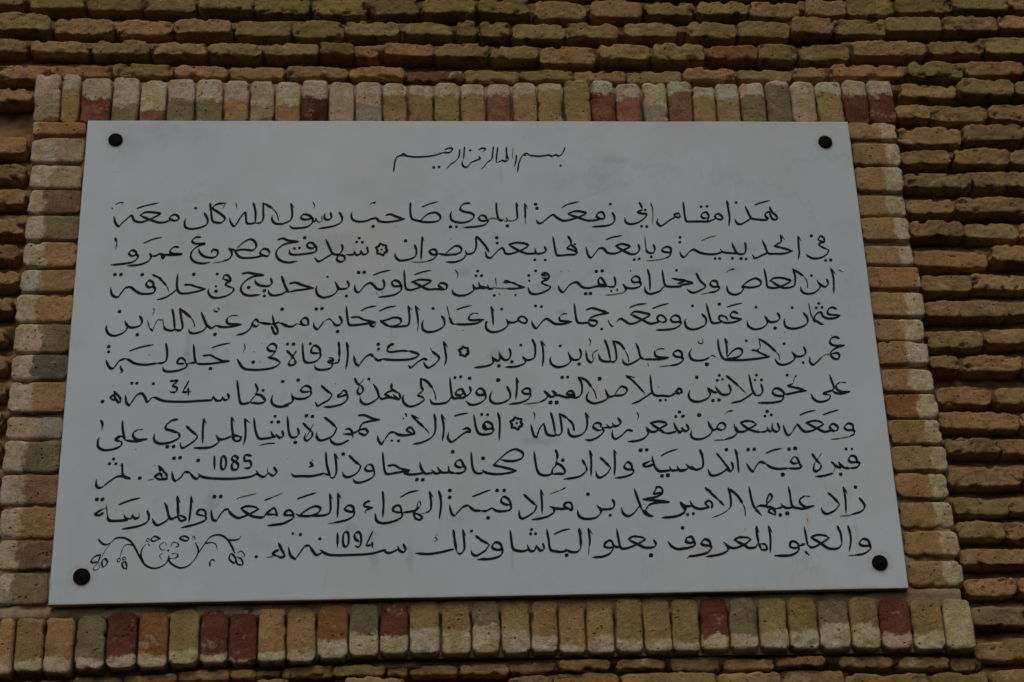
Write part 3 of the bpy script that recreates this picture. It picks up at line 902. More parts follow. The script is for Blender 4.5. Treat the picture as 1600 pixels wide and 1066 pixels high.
n -376 5809 -393 5793 -420 5781 -439 5791 -443 5811
d -411 5882 5
t -430 5883 -449 5852
n -463 5885 -453 5865 -437 5854
n -437 5854 -432 5837 -444 5822 -453 5832 -446 5852
k -451 5829 -443 5824
W
k -490 5826 -500 5837 -509 5832
k -490 5821 -518 5811 -523 5816 -507 5829
n -489 5821 -490 5801 -508 5783 -541 5773 -575 5771
d -533 5863 2
k -583 5855 -567 5839 -544 5821
n -544 5821 -555 5801 -578 5786 -596 5776 -605 5791
W
d -668 5878 6
n -621 5837 -625 5849 -641 5855 -657 5842 -650 5831 -623 5833
n -621 5834 -622 5819 -643 5805 -671 5804 -687 5811 -690 5824
n -687 5811 -689 5791 -725 5774
d -723 5873 5
n -702 5777 -730 5772 -753 5779 -763 5794 -759 5819
d -725 5872 5
W
n -822 5862 -814 5839 -821 5822
k -821 5822 -812 5819
n -821 5822 -800 5817 -786 5796 -804 5786 -841 5789
n -841 5791 -825 5812 -816 5822
n -841 5789 -863 5784 -875 5791 -882 5827 -889 5878
d -794 5837 5
W
n -921 5824 -916 5807 -930 5799 -940 5812
n -940 5809 -942 5799 -960 5797 -972 5814
n -972 5812 -979 5799 -1006 5797 -1061 5793 -1116 5793 -1152 5797 -1180 5809 -1192 5809
n -1192 5809 -1207 5792 -1217 5812 -1229 5825 -1247 5817 -1270 5777
n -1270 5777 -1282 5792 -1286 5820
d -1266 5866 5
d -1248 5866 5
d -1189 5864 5
W
n -1129 5874 -1103 5875 -1119 5857 -1104 5847 -1108 5832 -1124 5830 -1127 5835
n -1062 5875 -1083 5830
n -1083 5830 -1053 5831
n -1063 5845 -1062 5817
W
k -1328 5833 -1306 5810 -1302 5792
n -1302 5792 -1311 5792 -1324 5812 -1327 5827
k -1325 5822 -1338 5812 -1332 5802 -1312 5797
d -1366 5794 6
L
W
n 1369 5676 1368 5696 1352 5702 1337 5688 1346 5676 1370 5675 1369 5660 1348 5649
b 1348 5649 1314 5643
t 1314 5642 1280 5639
f 1262 5737 1292 5748 1323 5757
f 1175 5736 1203 5748 1235 5755
n 1307 5673 1312 5688 1296 5701 1281 5689 1293 5673 1308 5675
n 1289 5675 1259 5670 1232 5684 1196 5704
k 1194 5704 1221 5713 1245 5711 1260 5700
n 1260 5699 1242 5689 1217 5675 1188 5670 1172 5684 1162 5698 1151 5686 1137 5666
n 1137 5666 1124 5656 1114 5669 1109 5697
d 1363 5757 1
W
n 1088 5704 1093 5681 1080 5670 1067 5681 1069 5704
n 1069 5681 1057 5671 1046 5689
n 1048 5676 1035 5670 1018 5669
d 1054 5751 6
d 1044 5732 5
d 1068 5737 5
n 1018 5669 993 5674 970 5687 950 5705
k 950 5705 967 5712 991 5712 1009 5701
n 1009 5699 989 5687 959 5671 935 5673 929 5687 926 5701
n 933 5687 936 5669 919 5651 885 5639
b 885 5639 847 5636
t 923 5754 909 5752 894 5738
k 914 5753 926 5754
W
n 886 5679 894 5692 886 5705 871 5702 862 5687 872 5678 888 5679
n 863 5682 846 5678 837 5692 829 5713
n 832 5697 843 5677 830 5657 800 5642 772 5644 763 5659 767 5677
d 799 5737 7
W
n 750 5700 756 5680 741 5673 733 5687
n 735 5682 727 5673 717 5675
d 728 5749 5
d 740 5733 5
n 741 5675 728 5687
n 737 5680 722 5668 709 5687 703 5708
n 708 5672 684 5665 665 5667
d 726 5749 5
d 712 5731 5
d 737 5732 5
n 665 5667 638 5688 616 5705
n 616 5705 644 5712 670 5708 678 5700
n 678 5700 657 5688 632 5672 614 5673 599 5690
n 602 5680 606 5665 588 5645 559 5635 529 5633
t 570 5749 574 5733 568 5718
W
n 548 5675 529 5677 509 5658 485 5643 474 5655 475 5678
n 498 5726 507 5708 497 5696 483 5694 476 5706
n 480 5694 464 5688 455 5701
n 459 5688 442 5688
n 433 5691 432 5703 415 5706 405 5691 421 5678 437 5679
n 438 5688 442 5673 424 5653 395 5639 372 5640
n 380 5746 384 5719 381 5688 364 5663 335 5653 317 5661 311 5683
t 381 5746 394 5726
W
n 315 5666 313 5688
n 334 5676 330 5703 310 5726
n 310 5726 285 5744
n 284 5744 288 5709 289 5673 277 5658 268 5663
n 252 5747 260 5709 265 5663
n 270 5659 251 5657 233 5666 225 5706
n 225 5706 208 5684 197 5651
n 197 5651 186 5659 177 5701
t 189 5749 193 5737 191 5721
W
z 147 5698 136 5692 129 5681 119 5688 107 5688 108 5701 103 5713 114 5719 121 5730 130 5723 143 5723 141 5709 147 5698
d 126 5706 4
W
n 58 5747 64 5709 60 5639
t 59 5746 68 5727
n 38 5687 33 5704 15 5712 3 5699 12 5684 38 5685 35 5669 14 5662 -9 5662
d -1 5741 5
d 20 5740 5
n 14 5684 5 5702 3 5689 14 5677
n 14 5662 -9 5664 -22 5684 -30 5740
d -1 5741 5
f -100 5735 -77 5742 -51 5746
k -43 5677 -54 5687 -71 5682
n -43 5672 -59 5672 -78 5659 -102 5639 -116 5634 -126 5649 -122 5672
W
n -147 5740 -140 5690 -146 5636
t -146 5739 -133 5720
n -174 5742 -170 5705 -173 5670 -190 5647 -222 5631 -252 5625
t -174 5741 -165 5720
k -256 5738 -231 5710 -208 5687
t -208 5687 -192 5667
t -253 5738 -228 5725
k -278 5745 -274 5733
d -286 5726 3
k -245 5667 -258 5690 -275 5680 -254 5667
n -245 5666 -277 5660 -305 5662 -316 5672
k -291 5660 -309 5667
n -307 5662 -323 5675
n -323 5672 -337 5668 -356 5640
n -356 5640 -365 5626 -376 5640 -379 5660
d -328 5639 4
d -304 5638 5
W
n -448 5738 -425 5738 -397 5725 -372 5721
n -372 5721 -406 5715 -434 5706 -445 5685 -448 5680
n -448 5680 -425 5685 -415 5673 -425 5661 -443 5668 -448 5678
n -448 5680 -457 5673 -473 5665
k -467 5668 -480 5685 -496 5683
k -468 5665 -503 5665
n -473 5663 -466 5655
b -466 5656 -473 5645
n -484 5641 -507 5628 -530 5626 -546 5638 -549 5651
k -570 5730 -547 5711 -526 5688
n -526 5688 -539 5661 -562 5646 -585 5641 -597 5653 -599 5671
W
t -609 5706 -636 5651
k -647 5708 -627 5686 -613 5673
n -613 5673 -615 5656 -631 5640 -641 5648 -638 5668
d -636 5737 6
d -614 5734 6
W
n -666 5688 -662 5668 -672 5654 -688 5654 -698 5676 -704 5736
d -674 5633 6
n -716 5674 -720 5664
n -721 5678 -718 5659 -731 5652 -743 5666
n -741 5664 -750 5654 -762 5676
n -754 5654 -777 5649 -804 5650 -817 5681 -824 5730
d -748 5735 5
d -760 5712 5
d -736 5713 6
t -747 5630 -772 5629 -801 5622
W
n -856 5726 -852 5681 -853 5647 -859 5624
t -855 5725 -836 5707
n -903 5731 -901 5691 -891 5642
t -902 5730 -891 5711
k -900 5662 -868 5657
k -868 5657 -870 5644 -886 5639 -905 5659
n -905 5656 -927 5647 -945 5647 -957 5662
n -948 5649 -947 5635 -971 5617 -998 5613 -1034 5613
n -1002 5726 -1004 5687 -1003 5631
t -1002 5726 -992 5704
k -1063 5697 -1042 5677 -1021 5659
n -1021 5659 -1031 5642 -1062 5618 -1075 5614 -1082 5625
n -1082 5625 -1081 5635
n -1096 5724 -1116 5719 -1134 5702 -1135 5687 -1114 5680 -1088 5670
n -1088 5670 -1088 5652 -1117 5635 -1153 5630 -1174 5643 -1175 5667
d -1127 5618 6
d -1105 5619 6
W
t -1217 5685 -1235 5683
n -1235 5685 -1250 5670 -1246 5653 -1230 5645 -1199 5649
n -1199 5649 -1230 5640 -1257 5640 -1278 5645
n -1278 5645 -1287 5682 -1291 5720
n -1280 5655 -1294 5660
k -1294 5660 -1311 5646 -1288 5638
n -1288 5638 -1292 5621 -1318 5609 -1349 5606 -1370 5619 -1372 5643 -1368 5656
n -1367 5720 -1360 5705 -1362 5685
d -1237 5608 2
L
W
n 1370 5549 1365 5569 1349 5574 1338 5559 1346 5549 1368 5549 1377 5544 1365 5529 1334 5525
k 1336 5525 1316 5529 1301 5549
n 1301 5549 1306 5529 1292 5532 1275 5547
k 1273 5550 1290 5535
n 1285 5535 1284 5525
b 1284 5525 1273 5507
n 1273 5506 1241 5497 1207 5493
d 1333 5601 5
d 1355 5601 4
d 1302 5502 6
t 1241 5585 1213 5550
k 1205 5582 1219 5557 1234 5540
n 1234 5540 1230 5525 1212 5514 1204 5525 1213 5550
W
k 1154 5545 1148 5565 1137 5573
n 1137 5573 1124 5555 1132 5545 1154 5548
n 1154 5545 1159 5530 1140 5525 1107 5526
n 1107 5526 1074 5524 1046 5531 1028 5546
n 1028 5546 1010 5551 994 5536 981 5513
n 981 5513 970 5523 958 5546
d 1121 5601 6
d 1144 5604 7
d 1088 5502 7
f 1034 5585 1061 5597 1093 5604
d 969 5600 6
d 992 5601 6
W
n 922 5601 927 5561 927 5509
t 923 5600 932 5582
n 904 5551 908 5531 898 5516 880 5526
k 852 5586 869 5561 882 5541 899 5517
n 888 5526 860 5507 836 5499 822 5504 815 5524
d 889 5600 6
n 791 5601 799 5571 798 5537 787 5526 768 5523 757 5537
t 791 5601 803 5581
n 765 5524 747 5532 736 5544
n 740 5526 728 5521 707 5522
n 730 5519 711 5520 703 5537
n 707 5522 683 5520 675 5535
n 678 5521 650 5517 632 5520 619 5542 614 5575
k 614 5542 591 5535 579 5542 596 5552 606 5557
t 606 5557 613 5562
f 647 5576 676 5592 711 5603
d 574 5599 7
d 596 5600 6
d 645 5499 6
d 667 5501 7
W
n 539 5528 535 5545 522 5552 510 5535 520 5525 541 5523 538 5508 509 5496 474 5491
n 477 5600 477 5548 472 5501
t 477 5599 487 5583
k 425 5570 444 5550 461 5531
n 461 5531 445 5508 420 5493 409 5501 406 5518
n 388 5598 391 5558 387 5499
t 388 5598 398 5578
k 359 5561 372 5536
n 372 5536 371 5519 347 5499 318 5492 288 5488
W
k 263 5601 269 5583 266 5559
k 266 5556 260 5539
n 265 5549 283 5539 294 5519 289 5509 271 5509 245 5507
n 245 5507 251 5529 265 5544
n 250 5512 231 5503 208 5505 195 5519 189 5549 185 5596
d 288 5561 6
W
n 36 5543 62 5569 91 5594 119 5604 144 5589 139 5569 113 5559 85 5559 64 5564
k 36 5543 70 5535 119 5522
n 118 5521 88 5512 42 5508 5 5515 -3 5523
t -7 5525 -10 5523
d -1 5570 6
n 10 5515 -3 5523
n 1 5523 -7 5513 -26 5513 -39 5535 -43 5594
d 0 5569 6
W
k -71 5540 -80 5562 -96 5560
n -96 5560 -101 5545 -87 5535 -69 5538
n -69 5545 -65 5525 -81 5513 -109 5513
n -106 5513 -122 5518 -126 5540
n -122 5516 -150 5516 -166 5536
n -150 5516 -173 5512 -186 5526
n -182 5514 -209 5512 -223 5531 -228 5556
n -214 5514 -246 5509 -269 5509 -285 5514
k -342 5542 -319 5544 -296 5531 -264 5526
n -264 5526 -283 5517 -276 5512 -264 5524
n -283 5521 -319 5514 -347 5511 -356 5536 -361 5596
d -109 5595 6
d -239 5489 6
d -218 5488 6
W
k -392 5522 -399 5544 -415 5547
n -415 5547 -424 5532 -415 5522 -390 5524
n -390 5522 -394 5502 -419 5485 -447 5478 -460 5482 -467 5493
k -481 5582 -461 5561 -438 5542
n -438 5542 -451 5517 -479 5500 -497 5503 -504 5518
d -502 5588 6
n -532 5589 -527 5552 -526 5518 -535 5498 -547 5498
t -530 5587 -518 5567
n -564 5594 -560 5547 -547 5501
n -554 5508 -570 5514
n -570 5514 -610 5504 -646 5504 -674 5504 -685 5513
t -609 5567 -620 5555
k -620 5556 -611 5545 -624 5538
W
n -747 5538 -738 5519 -751 5506 -769 5519
t -769 5519 -770 5538
n -767 5516 -782 5502 -800 5509 -810 5526
t -810 5526 -800 5514
n -805 5514 -832 5502 -877 5496 -921 5495 -976 5498 -1003 5505 -1012 5515
n -1007 5510 -1016 5496 -1029 5501 -1044 5520
n -1044 5520 -1062 5520 -1074 5501 -1092 5486
n -1092 5486 -1101 5498 -1106 5523
d -1016 5565 6
d -1101 5574 6
d -1080 5576 6
W
n -959 5581 -957 5530
n -931 5580 -935 5563 -933 5536 -923 5532 -917 5549 -920 5575 -931 5580
n -889 5583 -897 5571 -886 5561 -876 5573 -889 5583
n -886 5561 -896 5549 -894 5531 -878 5531 -874 5548 -886 5561
n -829 5583 -851 5584 -851 5563 -834 5563 -828 5546 -837 5535 -852 5536
W
k -1153 5545 -1126 5513 -1121 5496
k -1121 5496 -1146 5494 -1166 5501
k -1166 5504 -1147 5516 -1137 5496
n -1147 5525 -1153 5542
b -1168 5496 -1188 5491
d -1167 5547 2
W
d -1217 5499 6
W
k -1281 5553 -1279 5521 -1271 5502 -1251 5497
n -1251 5497 -1276 5506 -1298 5504 -1324 5485 -1345 5466
n -1345 5466 -1358 5463 -1367 5473 -1368 5495
t -1287 5545 -1283 5557
d -1313 5572 5
d -1326 5554 5
d -1304 5554 5
L
W
n 1361 5410 1377 5381 1362 5359 1321 5346
b 1321 5344 1281 5341
d 1351 5452 6
n 1307 5452 1309 5405 1305 5352
t 1308 5451 1320 5424
k 1248 5430 1267 5411 1286 5386
n 1286 5386 1264 5362 1234 5350 1221 5359 1216 5374
W
t 1180 5416 1160 5419
n 1160 5419 1142 5406 1143 5389 1162 5377 1191 5382
n 1191 5382 1157 5371 1134 5372 1111 5382 1107 5431 1104 5456
n 1116 5377 1092 5373 1078 5380 1070 5390
n 1073 5376 1049 5370
n 1049 5370 1022 5378 1018 5388 1037 5407 1040 5419 1032 5427 1020 5402 1018 5388
k 1038 5378 1023 5361 1034 5353 1045 5347
n 1045 5346 1046 5361 1030 5383
n 1018 5380 995 5383 978 5376
k 975 5371 996 5346
n 975 5371 967 5393 962 5432 960 5456
d 1064 5347 6
d 1090 5353 7
W
t 937 5344 937 5373 930 5393
n 930 5393 914 5422 884 5451
n 884 5451 889 5418 887 5383 874 5366
t 874 5366 852 5352 815 5338
k 800 5452 821 5430 847 5403
n 847 5403 863 5384
t 800 5451 822 5440
k 817 5375 820 5391 810 5403 795 5393 808 5381
n 808 5378 779 5372 761 5375 748 5384 740 5403
n 741 5382 720 5384 705 5395
n 705 5397 722 5375 716 5360 694 5348
d 728 5351 5
d 749 5354 5
n 707 5394 719 5365
n 718 5358 699 5348 671 5342 633 5339
W
k 644 5434 641 5451 625 5457 617 5441
n 617 5444 612 5431 644 5434 620 5419 571 5410
n 571 5410 615 5405 665 5400
n 665 5399 628 5397 595 5390 580 5373 577 5361
k 575 5366 588 5351 602 5345
k 602 5345 579 5351 562 5376
n 562 5376 552 5410 541 5451
n 555 5383 533 5356 512 5346 496 5357 490 5379
W
n 460 5410 466 5393 458 5376 423 5372 410 5379 403 5389
n 412 5377 416 5360 394 5340 357 5337 337 5348 332 5370
d 373 5430 6
d 449 5350 5
W
f 293 5455 273 5445
b 270 5444 235 5431
k 312 5370 312 5394 296 5399 284 5387 299 5377 312 5370
n 299 5376 272 5375 249 5378 233 5385
n 247 5375 248 5363 229 5349 202 5340 167 5335
n 204 5448 206 5402 205 5358
t 204 5448 214 5425
k 143 5429 165 5407 187 5387
n 187 5387 175 5363 138 5340 125 5347 123 5371
W
n 96 5388 87 5412 69 5422 60 5405 75 5393 94 5391
n 94 5391 93 5374 66 5367 43 5369 25 5381
n 27 5380 6 5369 -15 5369
d 47 5446 6
d 72 5446 6
d 12 5343 6
f -14 5435 24 5449
n -15 5370 -38 5372 -58 5391
n -58 5391 -79 5382 -107 5351
n -107 5351 -118 5361 -124 5392
f -42 5423 8 5443
d -122 5447 6
d -123 5421 6
W
n -161 5445 -154 5399 -161 5339
t -160 5444 -150 5423
n -194 5443 -189 5399 -193 5373 -211 5362
b -211 5362 -225 5360
t -194 5443 -182 5421
f -298 5422 -269 5439 -233 5448
k -233 5385 -249 5366 -247 5345 -232 5337 -222 5347 -238 5359 -254 5361
t -229 5407 -227 5392 -243 5371
t -240 5376 -238 5395 -229 5409
n -247 5371 -270 5367 -292 5364
k -295 5364 -299 5388 -315 5390 -326 5376 -315 5367 -292 5364
n -292 5364 -295 5347 -320 5333 -356 5325 -381 5333 -388 5362
n -361 5444 -358 5400 -361 5347
W
k -406 5409 -421 5403 -426 5389 -396 5385
n -396 5384 -419 5374 -423 5362
W
n -462 5365 -466 5387 -482 5392 -495 5380 -482 5370 -462 5367 -466 5351 -491 5337 -536 5327
b -536 5327 -554 5324
n -519 5439 -518 5397 -521 5346
t -519 5438 -507 5418
n -548 5435 -545 5397 -547 5368 -567 5356 -617 5354
t -548 5435 -538 5417
n -653 5357 -626 5378 -599 5390 -581 5383 -588 5366 -617 5354 -653 5355 -666 5362
f -662 5418 -627 5431 -596 5441
k -675 5359 -684 5374 -698 5374 -707 5359 -689 5357 -675 5359
n -673 5357 -679 5343 -715 5324
n -693 5333 -715 5325 -764 5319
n -693 5376 -707 5362 -693 5359
W
f -777 5413 -744 5427
b -744 5427 -713 5441
f -874 5419 -864 5425
b -863 5425 -807 5439
k -731 5355 -741 5383 -756 5376 -769 5362 -742 5360 -732 5354
n -769 5365 -782 5350 -814 5353 -836 5365 -859 5382
k -859 5382 -842 5391 -815 5390 -796 5381
n -796 5381 -827 5363 -854 5351 -872 5349 -894 5365 -904 5382
n -904 5382 -917 5377 -930 5361 -943 5338
n -943 5338 -956 5344 -963 5378
d -953 5428 6
d -931 5428 6
W
k -980 5356 -984 5375 -1002 5380 -1012 5365 -997 5359 -981 5355
n -980 5356 -982 5340 -1013 5326 -1063 5313
n -1034 5429 -1034 5385 -1038 5333
t -1034 5428 -1026 5404
k -1082 5429 -1079 5395 -1076 5352
t -1081 5428 -1071 5405
k -1076 5352 -1067 5339 -1051 5343 -1054 5352 -1077 5362
n -1076 5355 -1094 5348 -1102 5345
n -1094 5345 -1107 5352 -1118 5391 -1127 5407
n -1106 5352 -1120 5336 -1146 5323 -1159 5334 -1165 5348
W
n -1184 5377 -1177 5353 -1184 5334 -1212 5320 -1268 5309
t -1212 5367 -1211 5353
n -1211 5353 -1224 5348 -1236 5363
n -1234 5360 -1238 5349 -1251 5346
n -1249 5349 -1257 5349 -1264 5363
n -1251 5343 -1288 5340 -1315 5343 -1321 5363
t -1322 5363 -1327 5401
k -1336 5370 -1349 5361 -1364 5364 -1352 5375 -1337 5385
t -1337 5383 -1324 5392
f -1284 5400 -1248 5415 -1211 5425
d -1361 5420 6
d -1342 5420 6
L
W
n 1380 5228 1373 5249 1355 5254 1341 5237 1356 5228 1377 5228 1378 5216 1353 5199 1317 5193
t 1317 5193 1294 5192
n 1307 5304 1312 5255 1300 5207
t 1308 5303 1316 5279
n 1268 5303 1277 5274 1277 5236
t 1268 5302 1278 5286
n 1277 5236 1262 5220 1234 5218 1217 5226 1195 5243 1167 5261
k 1167 5261 1189 5270 1216 5269 1234 5260
n 1234 5260 1214 5246 1184 5229 1165 5224 1152 5234
n 1152 5234 1150 5261 1147 5300
k 1141 5237 1122 5230
b 1141 5210 1153 5196
k 1141 5209 1154 5195
k 1121 5227 1114 5242 1096 5247 1087 5230 1102 5222 1121 5226
n 1121 5226 1113 5208 1084 5195 1028 5194
b 1162 5323 1163 5333
W
n 1018 5306 1020 5257 1014 5204
t 1019 5305 1029 5278
k 974 5304 973 5271 977 5238
t 974 5303 981 5281
k 977 5238 984 5214
k 986 5216 1003 5218 1000 5235 981 5240
n 972 5240 962 5226 938 5224 925 5233 890 5253
k 888 5252 905 5263 933 5263 950 5257
n 950 5256 926 5238 892 5224 869 5227 859 5236 850 5246
n 863 5229 862 5215 835 5201 782 5192
t 933 5298 930 5289
n 803 5232 798 5251 782 5257 769 5242 783 5234 801 5233 802 5222 785 5206 748 5197 724 5194 715 5186
k 744 5247 737 5266 718 5264
n 718 5264 715 5249 730 5244 744 5247 744 5235 718 5225 685 5223
d 706 5301 6
n 708 5223 685 5221 663 5231 650 5250
W
n 600 5255 606 5241 596 5229 566 5228 544 5239 509 5257
k 509 5258 525 5269 555 5267 571 5260
n 571 5259 540 5241 502 5226 480 5228 474 5256 469 5299
d 586 5199 7
n 473 5230 462 5232 453 5242
k 455 5235 447 5254 431 5251 421 5235 438 5228 455 5233
n 455 5232 442 5209 414 5196 377 5193
W
n 368 5300 371 5257 366 5228
t 366 5228 364 5200
t 369 5299 382 5278
k 335 5300 338 5266 338 5228
t 336 5299 345 5277
n 338 5228 324 5214 301 5214 283 5224
n 288 5219 269 5214 251 5216 229 5224 224 5263 219 5300
f 245 5280 273 5293 303 5300
d 286 5202 6
W
n 203 5246 207 5227 193 5220 180 5239
n 180 5237 172 5220 156 5220 148 5242
n 152 5225 134 5218 111 5220 96 5230 92 5263 89 5297
d 165 5298 5
d 161 5282 5
d 179 5282 5
n 59 5226 53 5245 35 5251 23 5233 39 5224 59 5223 52 5202 20 5191 -20 5188
k -18 5262 0 5252 14 5243
n 14 5243 -1 5222 -19 5210
k -33 5276 -14 5260 3 5250
n 3 5224 -15 5212 -33 5203 -46 5208 -51 5222
n 2 5191 -29 5188
d -48 5294 5
n -78 5298 -75 5260 -75 5227 -89 5210 -100 5215
t -78 5297 -68 5277
k -112 5298 -108 5260 -102 5218
n -113 5227 -159 5216 -199 5210 -246 5213
t -169 5284 -176 5273
k -176 5271 -169 5264
b -169 5263 -181 5254
W
n -289 5247 -281 5228 -289 5218 -302 5224 -309 5240
n -307 5229 -325 5219 -342 5215 -360 5224
n -351 5227 -401 5213 -463 5209 -525 5208 -557 5213 -579 5228
n -574 5217 -592 5210 -606 5226 -617 5245
n -617 5245 -633 5241 -650 5217 -665 5195
n -665 5195 -681 5208 -690 5239
d -581 5269 5
d -675 5289 4
d -649 5285 5
W
n -519 5289 -519 5237
n -490 5294 -499 5282 -499 5249 -490 5239 -481 5251 -481 5284 -490 5294
n -445 5258 -457 5268 -459 5284 -448 5293 -438 5282 -437 5253 -445 5238 -457 5242
n -396 5295 -419 5244
n -419 5243 -394 5245
n -398 5255 -397 5234
W
k -724 5253 -708 5222 -701 5208
k -701 5207 -716 5201 -727 5209
t -717 5230 -701 5215
k -724 5230 -743 5216 -725 5205
b -743 5205 -765 5202
d -800 5205 5
L
W
n -1346 5273 -1333 5258 -1318 5253 -1303 5260
t -1303 5260 -1319 5234 -1332 5204
n -1303 5260 -1286 5276 -1258 5277 -1235 5264 -1216 5236 -1201 5208 -1182 5180 -1155 5166 -1129 5170 -1108 5186 -1102 5207
n -1186 5184 -1196 5208 -1196 5231 -1184 5254
n -1102 5207 -1095 5186 -1063 5167 -1033 5174 -1012 5197 -1000 5220
k -1197 5208 -1182 5180
n -1006 5206 -1001 5232 -1012 5258
n -1000 5220 -983 5248 -962 5278 -931 5286 -904 5271 -886 5243 -874 5217
n -900 5268 -878 5266 -862 5271 -854 5282
t -1221 5247 -1234 5252 -1252 5251 -1264 5231 -1267 5208
k -1221 5247 -1234 5252
t -975 5255 -957 5259 -941 5250 -935 5229
k -975 5255 -957 5259
k -1337 5216 -1356 5209 -1366 5191 -1344 5191 -1337 5209 -1337 5216
k -1325 5172 -1329 5190 -1319 5202 -1310 5190 -1315 5179 -1325 5169
t -1336 5190 -1354 5174 -1354 5161 -1338 5167 -1335 5186
k -1134 5273 -1152 5282 -1165 5273 -1158 5264 -1135 5273
k -1067 5276 -1051 5282 -1036 5274 -1043 5265 -1057 5268 -1067 5276
t -1182 5268 -1178 5275 -1171 5270 -1178 5263 -1182 5268
t -1173 5256 -1169 5261
k -1174 5254 -1168 5247
t -1024 5276 -1018 5281 -1013 5272 -1022 5269
t -1116 5261 -1111 5249
t -1120 5261 -1135 5249 -1128 5233 -1114 5233
t -1097 5244 -1089 5260 -1072 5256
k -1072 5256 -1070 5246 -1080 5242
t -1123 5221 -1133 5212 -1126 5198
t -1100 5214 -1099 5202 -1087 5202
k -1072 5216 -1071 5207 -1084 5201
t -1092 5218 -1074 5220
d -1104 5230 4
t -1277 5197 -1271 5204 -1266 5195 -1273 5190 -1277 5197
t -1260 5204 -1253 5208 -1249 5201 -1254 5197 -1260 5204
n -1261 5185 -1256 5171 -1242 5163
n -1261 5186 -1250 5190 -1244 5178 -1242 5163
k -958 5171 -959 5187 -950 5196 -942 5189
k -889 5215 -893 5198 -875 5182 -871 5198 -880 5212 -889 5215
n -871 5200 -864 5179 -846 5177 -851 5196 -867 5205
t -865 5219 -852 5226 -840 5209 -851 5203
d -1051 5229 1
"""


# ---------------------------------------------------------------- node helper
class NT:
    def __init__(s, name):
        s.mat = bpy.data.materials.new(name)
        s.mat.use_nodes = True
        s.t = s.mat.node_tree
        s.t.nodes.clear()
        s.out = s.t.nodes.new('ShaderNodeOutputMaterial')
        s.b = s.t.nodes.new('ShaderNodeBsdfPrincipled')
        s.t.links.new(s.b.outputs[0], s.out.inputs[0])
    def n(s, kind, **kw):
        nd = s.t.nodes.new(kind)
        for k, v in kw.items():
            setattr(nd, k, v)
        return nd
    def put(s, sock, v):
        if isinstance(v, bpy.types.NodeSocket):
            s.t.links.new(v, sock)
        elif isinstance(v, (tuple, list)) and len(v) == 3 and sock.type == 'RGBA':
            sock.default_value = (*v, 1)
        else:
            sock.default_value = v
    def math(s, op, a, b=0.0, c=0.0, clamp=False):
        nd = s.n('ShaderNodeMath', operation=op, use_clamp=clamp)
        s.put(nd.inputs[0], a); s.put(nd.inputs[1], b); s.put(nd.inputs[2], c)
        return nd.outputs[0]
    def vec(s, op, a, b=(0, 0, 0), scale=None):
        nd = s.n('ShaderNodeVectorMath', operation=op)
        s.put(nd.inputs[0], a); s.put(nd.inputs[1], b)
        if scale is not None: s.put(nd.inputs['Scale'], scale)
        return nd.outputs['Value'] if op in ('DOT_PRODUCT', 'LENGTH', 'DISTANCE') else nd.outputs[0]
    def noise(s, vec, scale, detail=3.0, rough=0.55, distortion=0.0):
        nd = s.n('ShaderNodeTexNoise')
        s.put(nd.inputs['Vector'], vec)
        nd.inputs['Scale'].default_value = scale
        nd.inputs['Detail'].default_value = detail
        nd.inputs['Roughness'].default_value = rough
        nd.inputs['Distortion'].default_value = distortion
        return nd.outputs[0]
    def ramp(s, v, lo, hi, a=0.0, b=1.0):
        nd = s.n('ShaderNodeMapRange', interpolation_type='SMOOTHSTEP')
        s.put(nd.inputs['Value'], v)
        for i, x in zip((1, 2, 3, 4), (lo, hi, a, b)):
            s.put(nd.inputs[i], x)
        return nd.outputs[0]
    def mix(s, fac, a, b, blend='MIX'):
        nd = s.n('ShaderNodeMix', data_type='RGBA', blend_type=blend)
        s.put(nd.inputs[0], fac); s.put(nd.inputs[6], a); s.put(nd.inputs[7], b)
        return nd.outputs[2]
    def bump(s, h, strength, dist, normal=None):
        nd = s.n('ShaderNodeBump')
        nd.inputs['Strength'].default_value = strength
        nd.inputs['Distance'].default_value = dist
        s.put(nd.inputs['Height'], h)
        if normal is not None: s.put(nd.inputs['Normal'], normal)
        return nd.outputs[0]
    def attr(s, name, out='Vector'):
        return s.n('ShaderNodeAttribute', attribute_type='OBJECT', attribute_name=name).outputs[out]
    def obj(s):
        return s.n('ShaderNodeTexCoord').outputs['Object']

